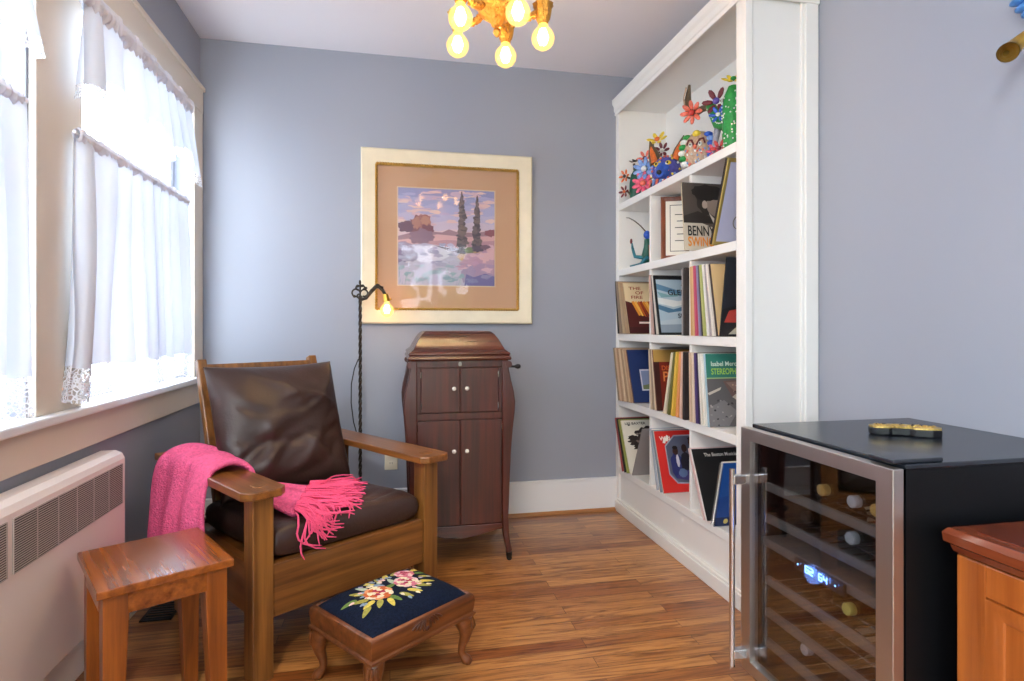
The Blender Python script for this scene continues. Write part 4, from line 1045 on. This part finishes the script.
# round owl
ow = thing('owl_figure', 'round painted owl figure between the fox and the tall cactus on the top shelf', 'figurine', (1.46, 2.583, ZT + .004)); ow.scale = (1.0, 1.0, 1.2)
m = MB(); m.ell((0, 0, .084), (.082, .082, .086), 26, 16); m.build('body', F_['tan'], ow, smooth=60)
U = D; sf = lambda a, h: Vector((0, 0, .084)) + (Matrix.Rotation(a, 3, 'Z') @ D) * .083 * math.cos(h) + Vector((0, 0, .087 * math.sin(h)))
m = MB()
for s in (-1, 1): m.tube([sf(s * .05, .15), sf(s * .25, .45), sf(s * .5, .5), sf(s * .55, .25)], .0045, 6)
m.build('brow', F_['maroon'], ow, smooth=60)
for s in (-1, 1):
    e = MB().ell(tuple(sf(s * .28, .22)), .009, 10, 8).build('eye', F_['white'], ow, smooth=60); MB().ell(tuple(sf(s * .28, .22) + D * .008), .004, 8, 5).build('pupil', F_['black'], e, smooth=60)
MB().tube([sf(0, .10), sf(0, .10) + D * .014 + Vector((0, 0, -.012))], [.010, .002], 8).build('beak', F_['coral'], ow, smooth=60)
MB().ell(tuple(sf(0, .85)), (.02, .02, .014), 10, 6).build('crest', F_['yellow'], ow, smooth=60)
for s, c in ((-1, 'green'), (1, 'blue')):
    m = MB()
    for i in range(6): m.ell(tuple(sf(s * (.95 + .04 * (i % 2)), .75 - .26 * i)), (.022, .022, .012), 10, 6, i % 2)
    m.build('wing', [F_[c], F_['white' if s < 0 else 'sky']], ow, smooth=60)
m = MB()
for i in range(40): a, h = rnd.uniform(-.75, .75), rnd.uniform(-.85, .0); m.ell(tuple(sf(a, h)), .005, 6, 4, i % 3)
m.build('dot_pattern', [F_['coral'], F_['sky'], F_['white']], ow, smooth=60)
# tall green cactus with horn-tipped arm
c2 = thing('cactus_figure', 'tall bright green painted cactus with white dots, red flowers and a curling arm', 'figurine', (1.46, 2.300, ZT + .002))
m = MB(); m.lathe([(.034, 0), (.042, .02), (.046, .10), (.046, .20), (.040, .27), (.022, .31), (.003, .318)], 24, flute=8, fa=.05)
m.tube([(0, .02, .16), (0, .07, .17), (0, .115, .19), (0, .145, .235), (0, .185, .295)], [.026, .028, .028, .026, .022], 14); m.build('stem', F_['green'], c2, smooth=60)
m = MB()
m.tube([(0, .180, .292), (-.01, .24, .300), (-.02, .30, .296), (-.02, .345, .325), (-.02, .362, .385), (-.02, .345, .455)], [.017, .015, .017, .020, .017, .006], 12, 0)
for s in (-.008, .008): m.tube([(s - .020, .24, .309), (s - .032, .30, .305), (s - .038, .340, .332), (s - .038, .356, .388), (s - .030, .344, .44)], .0035, 6, 1)
m.build('curling_arm', [F_['brown'], F_['tan']], c2, smooth=60)
m = MB(); m.tube([(0, .12, .18), (-.01, .135, .09), (-.01, .14, .03)], [.016, .012, .008], 10); m.build('twig', F_['grey'], c2, smooth=60)
m = MB()
for i in range(60):
    a = PI + .73 + rnd.uniform(-1.3, 1.3); z = rnd.uniform(.02, .28); m.ell((.047 * math.cos(a), .047 * math.sin(a), z), .0038, 6, 4)
m.build('dot_pattern', F_['white'], c2, smooth=60); m = MB()
for i in range(10): f_ = i / 9; m.ell((-.027, .06 + .11 * f_, .170 + .10 * f_ ** 1.6), .004, 6, 4)
m.build('dot_pattern', F_['white'], c2, smooth=60)
flower(c2, (0, .0, .34), .050, (-.3, -.5, .8), 'yellow', 'green', 6); flower(c2, (-.03, .085, .275), .062, NV, 'maroon', 'purple', 6); flower(c2, (-.04, .055, .205), .040, NV, 'blue', 'white', 6)
flower(c2, (-.045, .275, .292), .056, (-.7, -.6, -.2), 'coral', 'red', 8); flower(c2, (-.04, .09, .055), .035, NV, 'pink', 'grey', 6); flower(c2, (-.05, .03, .048), .04, NV, 'red', 'maroon', 6)
# teal lizard figure on the second shelf
lz = thing('lizard_figure', 'teal lizard-like painted figure with a long curved feeler in the far bay', 'figurine', (1.42, 3.10, TOPS[1]))
m = MB(); m.tube([(0, .01, .02), (.0, .0, .06), (.005, -.01, .11), (.0, -.01, .155)], [.018, .026, .022, .014], 12); m.build('body', F_['dark'], lz, smooth=60)
MB().ell((0, -.012, .178), (.020, .020, .024), 12, 8).build('head', F_['blue'], lz, smooth=60)
MB().tube([(0, .02, .02), (-.03, .05, .012), (-.05, .09, .010), (-.055, .10, .012)], [.014, .010, .007, .003], 8).build('tail', PT('teal', '#1f6a78'), lz, smooth=60)
for q in (((-.01, .0, .05), (-.05, .04, .06), (-.058, .055, .11), (-.060, .06, .14)), ((.0, -.02, .05), (-.03, -.03, .03), (-.04, -.01, .008), (-.05, .03, .006))):
    MB().tube(q, [.012, .010, .008, .004], 8).build('leg', PT('teal', '#1f6a78'), lz, smooth=60)
MB().ell((-.063, .063, .15), (.008, .008, .016), 8, 6).build('claw', F_['maroon'], lz, smooth=60)
MB().tube([(0, -.01, .19), (-.02, .03, .235), (-.04, .07, .27), (-.055, .11, .293), (-.06, .14, .30)], [.004, .0035, .003, .0025, .002], 6).build('feeler', F_['brown'], lz, smooth=60)
MB().tube([(.02, -.02, .04), (.018, -.03, .08), (.01, -.03, .12)], [.014, .014, .008], 8).build('wing', F_['coral'], lz, smooth=60)

# ------------------------------------------------------------------ wine cooler
WX0, WX1, WY0, WY1, WZ = 1.085, 1.652, 1.062, 1.605, .805
wc = thing('wine_cooler', 'black wine cooler with a stainless framed glass door against the blue wall', 'wine cooler', (WX0, (WY0 + WY1) / 2, 0))
rel = tuple(-x for x in wc.location)
M_cab = mat('cooler_black', '#06070a', .5, spec=.3)
M_top = mat('cooler_top_sheen', '#1a2028', .24, spec=.7)  # base colour raised to carry the wall's bluish reflection
b = MB(); w_ = .035
b.box(WX0, WX1, WY0, WY0 + w_, .03, WZ - .012); b.box(WX0, WX1, WY1 - w_, WY1, .03, WZ - .012); b.box(WX1 - w_, WX1, WY0, WY1, .03, WZ - .012); b.box(WX0, WX1, WY0, WY1, .03, .08); b.box(WX0, WX1, WY0 + .001, WY1 - .001, WZ - .05, WZ - .012)
b.build('body', M_cab, wc, loc=rel)
MB().box(WX0 - .002, WX1, WY0 - .002, WY1 + .002, WZ - .012, WZ).build('top_panel', M_top, wc, loc=rel, bevel=.003)
f = MB()
for x, y in ((WX0 + .04, WY0 + .05), (WX0 + .04, WY1 - .05), (WX1 - .05, WY0 + .05), (WX1 - .05, WY1 - .05)): f.lathe([(.02, 0), (.02, .03)], 12, (x, y, 0))
f.build('feet', M_black, wc, loc=rel)
MB().prism([(WX0 - .03, WY0 + .002), (WX0 + .10, WY0 + .002), (WX0 + .10, WY0 + .045), (WX0 - .0, WY0 + .09), (WX0 - .03, WY0 + .07)], WZ, WZ + .010).build('hinge_cover', M_top, wc, loc=rel, bevel=.003)
# door
DX, DT = 1.045, .028
dr = MB(); y0, y1, z0, z1 = 1.055, 1.607, .07, .797
def mitre(y0, y1, z0, z1, iy, iz, x0, x1, mb):
    ro = lambda x, k: [(x, y0 + iy * k, z0 + iz * k), (x, y1 - iy * k, z0 + iz * k), (x, y1 - iy * k, z1 - iz * k), (x, y0 + iy * k, z1 - iz * k)]
    rings = [ro(x0, 1), ro(x0 - .0, 0), ro(x1, 0), ro(x1, 1)]; rings.append(rings[0]); mb.loft(rings, cap=False)
mitre(y0, y1, z0, z1, .045, .035, DX, DX + DT, dr); d_ = dr.build('door', M_steel, wc, loc=rel, bevel=.002)
MB().box(DX + .004, DX + .009, y0 + .042, y1 - .042, z0 + .032, z1 - .032).build('door_glass', thin_glass('smoked_glass', (.95, .96, .97), gloss=.02, dark=.95), d_)
MB().box(DX + DT + .001, WX0 - .002, y0 + .02, y0 + .032, z0 + .02, z1 - .02).box(DX + DT + .001, WX0 - .002, y1 - .035, y1 - .02, z0 + .02, z1 - .02).box(DX + DT + .001, WX0 - .002, y0 + .02, y1 - .02, z1 - .035, z1 - .02).build('door_gasket', M_black, d_)
MB().tube([(1.000, 1.582, .088), (1.000, 1.582, .676)], .0085, 16).build('handle', M_chrome, d_, smooth=50)
for z in (.645, .125): MB().box(1.000, DX, 1.571, 1.593, z - .014, z + .014).build('handle_mount', M_chrome, d_, bevel=.003)
M_rack = mat('rack_front_grey', '#6e6a67', .45)
RZ = (.624, .530, .346, .250, .160)
for z in RZ:
    r_ = MB().box(1.098, 1.112, WY0 + .04, WY1 - .04, z - .012, z + .012).build('rack_front', M_rack, wc, loc=rel, bevel=.002)
    rr = MB()
    for k in range(12): y = WY0 + .05 + k * (WY1 - WY0 - .10) / 11; rr.tube([(1.112, y, z - .004), (1.60, y, z - .004)], .0025, 6)
    for x in (1.2, 1.4, 1.58): rr.tube([(x, WY0 + .036, z - .008), (x, WY1 - .036, z - .008)], .003, 6)
    rr.build('rack_wire', M_chrome, r_, smooth=60)
MB().box(1.094, 1.60, WY0 + .036, WY1 - .036, .448, .474).build('zone_divider', M_rack, wc, loc=rel, bevel=.002)
cp = MB().box(1.086, 1.096, 1.24, 1.42, .438, .470).build('control_panel', M_black, wc, loc=rel, bevel=.002)
M_led = mat('blue_led', '#5090ff', .5, emit='#6ea4ff', es=6)
def seg7(mb, s, y, z, h, w):
    SEG = {'6': 'acdefg', '2': 'abged', '4': 'fgbc', '0': 'abcdef'}
    t_ = .0026
    co = dict(a=(0, w, h), g=(0, w, h / 2), d=(0, w, 0)); ve = dict(f=(0, h / 2, h), e=(0, 0, h / 2), b=(w, h / 2, h), c=(w, 0, h / 2))
    for ch_ in s:
        for q in SEG[ch_]:
            if q in co: a, b2, zz = co[q]; mb.box(1.0852, 1.0862, y - b2, y - a, z + zz - t_ / 2, z + zz + t_ / 2)
            else: xx, za, zb = ve[q]; mb.box(1.0852, 1.0862, y - xx - t_ / 2, y - xx + t_ / 2, z + za, z + zb)
        y -= w * 1.55
    return y
m = MB(); seg7(m, '62', 1.375, .446, .017, .011); seg7(m, '64', 1.325, .446, .017, .011); m.build('temperature_digits', M_led, cp)
m = MB()
for y in (1.405, 1.268): m.ell((1.0856, y, .455), (.001, .0025, .0025), 8, 5)
m.build('indicator', M_led, cp)
ld = bpy.data.lights.new('display_glow', 'POINT'); ld.energy = .12; ld.color = (.15, .35, 1); ld.shadow_soft_size = .03; lo_ = bpy.data.objects.new('display_glow', ld); COL.objects.link(lo_); lo_.location = (1.068, 1.345, .452)


def bottle(y, z, glass, cap, label, group='wine bottles in the cooler', lab=None):
    """lying bottle, neck to the door"""
    M = Matrix.Translation((1.135, y, z)) @ Matrix.Rotation(R(90), 4, 'Y')
    t = thing('wine_bottle', label, 'bottle', group=group); t.location = (1.135, y, z)
    M = Matrix.Rotation(R(90), 4, 'Y')
    MB().lathe([(.0135, 0), (.0145, .004), (.0145, .075), (.018, .095), (.032, .125), (.037, .15), (.037, .29), (.034, .296), (.004, .29)], 20, M=M).build('glass', glass, t, smooth=40)
    m = MB().lathe([(.001, -.003), (.0145, -.003), (.0158, -.001), (.0158, .016), (.0150, .017)], 20, M=M).build('capsule', cap, t, smooth=40)
    MB().lathe([(.0374, .17), (.0376, .172), (.0376, .265), (.0374, .267)], 24, M=M).build('label', mat('bottle_label', lab or '#d8d0bc', .7), t, smooth=40)
    return t


G1 = mat('bottle_green', '#0c140c', .08, spec=.6); G2 = mat('bottle_clear_red', '#1c0a0c', .08, spec=.6)
K1 = mat('capsule_gold', '#d0a860', .35); K2 = mat('capsule_black', '#141416', .3); K3 = mat('capsule_silver', '#c4c4c8', .3); K4 = mat('capsule_olive', '#d0c060', .35)
for rz_, spec_ in ((.624, ((1.375, K1, 'gold-capped wine bottle on the top rack of the cooler'), (1.268, K3, 'silver-capped wine bottle on the top rack of the cooler'), (1.195, K1, 'gold-capped wine bottle at the hinge end of the top rack'))),
                   (.530, ((1.275, K3, 'silver-capped wine bottle on the second rack above the blue display'), (1.44, K2, 'black-capped wine bottle on the second rack above the blue display'))),
                   (.346, ((1.285, K4, 'olive-gold capped wine bottle just under the blue display'), (1.365, K2, 'black-capped wine bottle just under the blue display'))),
                   (.160, ((1.44, K3, 'silver-capped wine bottle on the lowest rack of the cooler'), (1.30, K2, 'black-capped wine bottle on the lowest rack of the cooler')))):
    for y, c, l in spec_: bottle(y, rz_ + .038, G1 if c is not K4 else G2, c, l)

# gilt trinket box on the cooler
tk = thing('trinket_box', 'small gold and black ornate trinket box lying on the wine cooler', 'trinket', (1.372, 1.350, WZ + .0012), R(-28)); tk.scale = (.80, .80, .9)
ol = [(-.105, -.020), (-.09, -.034), (-.055, -.036), (-.044, -.026), (.010, -.026), (.022, -.042), (.07, -.046), (.10, -.036), (.108, -.012), (.10, .016), (.07, .028), (.045, .024), (.03, .036), (-.005, .044), (-.04, .038), (-.052, .024), (-.085, .022), (-.106, .006)]
MB().prism(ol, 0, .022).build('body', mat('enamel_black', '#101014', .25), tk, bevel=.003)
b = MB().prism([(x * .985, y * .97) for x, y in ol], .022, .027)
for i in range(40):
    x, y = rnd.uniform(-.09, .095), rnd.uniform(-.026, .02); b.ell((x, y, .0275), (rnd.uniform(.005, .010), rnd.uniform(.004, .007), .003), 8, 5)
b.build('gilt_top', mat('gilt_relief', '#d0b066', .35, metal=.85, var=(160, .35)), tk, smooth=50)
b = MB()
for i in range(11): b.ell((rnd.uniform(-.09, .09), rnd.uniform(-.022, .018), .030), (.003, .003, .002), 8, 5)
b.build('studs', mat('dark_stud', '#2a1c14', .3), tk, smooth=60)

# ------------------------------------------------------------------ wooden cabinet at the picture's lower corner
wk = thing('wooden_cabinet', 'reddish wooden cabinet with a moulded top in front of the wine cooler', 'cabinet', (1.154, .612, 0))
CHz = wood('cherry_upright', '#7c380e', '#b8682c', 'Z', .3, coat=.4, scale=.6); CHy = wood('cherry_top', '#5a2414', '#8a4426', 'Y', .2, coat=.6, scale=.6)
x0, x1, y0, y1 = 0, .50, -.42, .395
pr_ = [(.004, .628), (-.004, .634), (-.008, .646), (-.016, .652), (-.018, .670), (-.011, .680), (-.006, .682)]
b = MB(); b.loft([[(x0 + o, y0 - .0, z), (x1, y0, z), (x1, y1 - o, z), (x0 + o, y1 - o, z)] for o, z in pr_]); b.build('cabinet_top', CHy, wk, smooth=30)
b = MB(); rectb = [(x0 - .008, y0), (x1, y0), (x1, y1 + .008), (x0 - .008, y1 + .008)]
MB().box(x0 + .015, x1 - .03, y0 + .02, y1 - .03, .6825, .684).build('top_inlay', wood('cherry_inlay', '#4c1c12', '#7c3c24', 'Y', .18, coat=.6), wk)
MB().box(x0 + .012, x1, y0, y1 - .0, .04, .628).build('body', CHz, wk, bevel=.002)
b = MB(); b.box(x0, x0 + .014, y1 - .06, y1, .04, .628); b.box(x0, x0 + .014, y0, y0 + .09, .04, .628); b.box(x0, x0 + .014, y0 + .09, y1 - .06, .565, .628); b.box(x0, x0 + .014, y0 + .09, y1 - .06, .04, .12)
b.build('face_frame', CHz, wk, bevel=.002)
dr = MB(); dr.box(x0 + .004, x0 + .013, y0 + .092, y1 - .062, .122, .563)
dr.loft([[(x0 + .006, a + i, c + i) if False else (x0 - d, a, c) for a, c in ((y0 + .092 + i, .122 + i), (y1 - .062 - i, .122 + i), (y1 - .062 - i, .563 - i), (y0 + .092 + i, .563 - i))] for i, d in ((0, -.004), (.0, .004), (.012, .006), (.030, .0), (.034, -.004))], cap=False)
d = dr.build('door', CHz, wk, smooth=30)
MB().lathe([(.004, 0), (.005, .012), (.012, .018), (.010, .026), (.001, .029)], 14, M=Matrix.Translation((x0 - .004, y0 + .13, .36)) @ Matrix.Rotation(R(-90), 4, 'Y')).build('knob', M_brass, d, smooth=50)
b = MB()
for x, y in ((.03, y0 + .03), (.03, y1 - .03), (x1 - .03, y0 + .03), (x1 - .03, y1 - .03)): b.lathe([(.018, 0), (.024, .02), (.026, .04)], 14, (x, y, 0))
b.build('feet', CHz, wk, smooth=40)

# ------------------------------------------------------------------ wall ornament (horn and blue lobes)
wo = thing('wall_ornament', 'brass horn with blue carved lobes hanging on the pale wall above the cooler', 'ornament', (XR, 1.194, 1.804))
M_horn = mat('old_brass', '#a8843c', .4, metal=.6, bump=(70, .3))
hd = Vector((-.62, -.62, -.30)).normalized(); c0 = Vector((-.135, .000, -.012))
m = MB(); hb = Vector((.50, -.62, .60)).normalized(); pts = [c0 - hd * q + hb * w_ for q, w_ in ((0, 0), (.006, .002), (.02, .008), (.035, .03), (.04, .07), (.04, .12), (.04, .17))]; m.tube(pts, [.024, .0235, .0215, .018, .0145, .012, .011], 20, cap=False)
m.tube([c0 + hd * .001, c0 - hd * .012, c0 - hd * .035], [.022, .017, .007], 20, cap=False)
m.build('horn', M_horn, wo, smooth=60)
mb_ = mat('blue_lacquer', '#4a86c8', .35, var=(50, .3))
for k, (y, z, l) in enumerate(((.038, .158, .040), (.028, .134, .036), (.017, .112, .030))):
    MB().ell((-.030, y, z), (.020, l, .0125), 14, 8).build('lobe', mb_, wo, smooth=60)
MB().box(-.03, 0, -.06, .012, .09, .22).build('backing', mat('backing_blue', '#3a6aa0', .5), wo, bevel=.01)

# unseen fill lamp added behind the camera, shaped as a flush ceiling dome
cl = thing('fill_light', 'added unseen fill lamp shaped as a milky dome behind the camera', 'fill light', (-.60, -.75, ZC))
MB().lathe([(.02, 0), (.21, 0), (.215, -.012), (.20, -.022)], 40).build('rim', M_brass, cl, smooth=30)
MB().lathe([(.20, -.020), (.185, -.06), (.14, -.09), (.07, -.105), (.004, -.108)], 40).build('fill_dome', mat('fill_dome_lit', '#f0ece4', .4, emit='#fffaf2', es=62), cl, smooth=60)

# garden hedge outside the rear doors (seen only as a reflection)
hg = MB()
for i in range(220):
    hg.ell((rnd.uniform(-.1, 2.4), -3.4 + rnd.uniform(-.2, .2), rnd.uniform(.05, 2.3)), (rnd.uniform(.08, .16),) * 3, 7, 5)
h_ = hg.build('hedge', mat('hedge_green', '#8aa860', .8, var=(12, .5)), smooth=60); h_['kind'] = 'structure'
gr = struct(MB().box(-2.2, 3.2, -5.2, -2.2, -.10, -.02).build('terrain_outside', mat('lawn', '#6a8048', .9)))
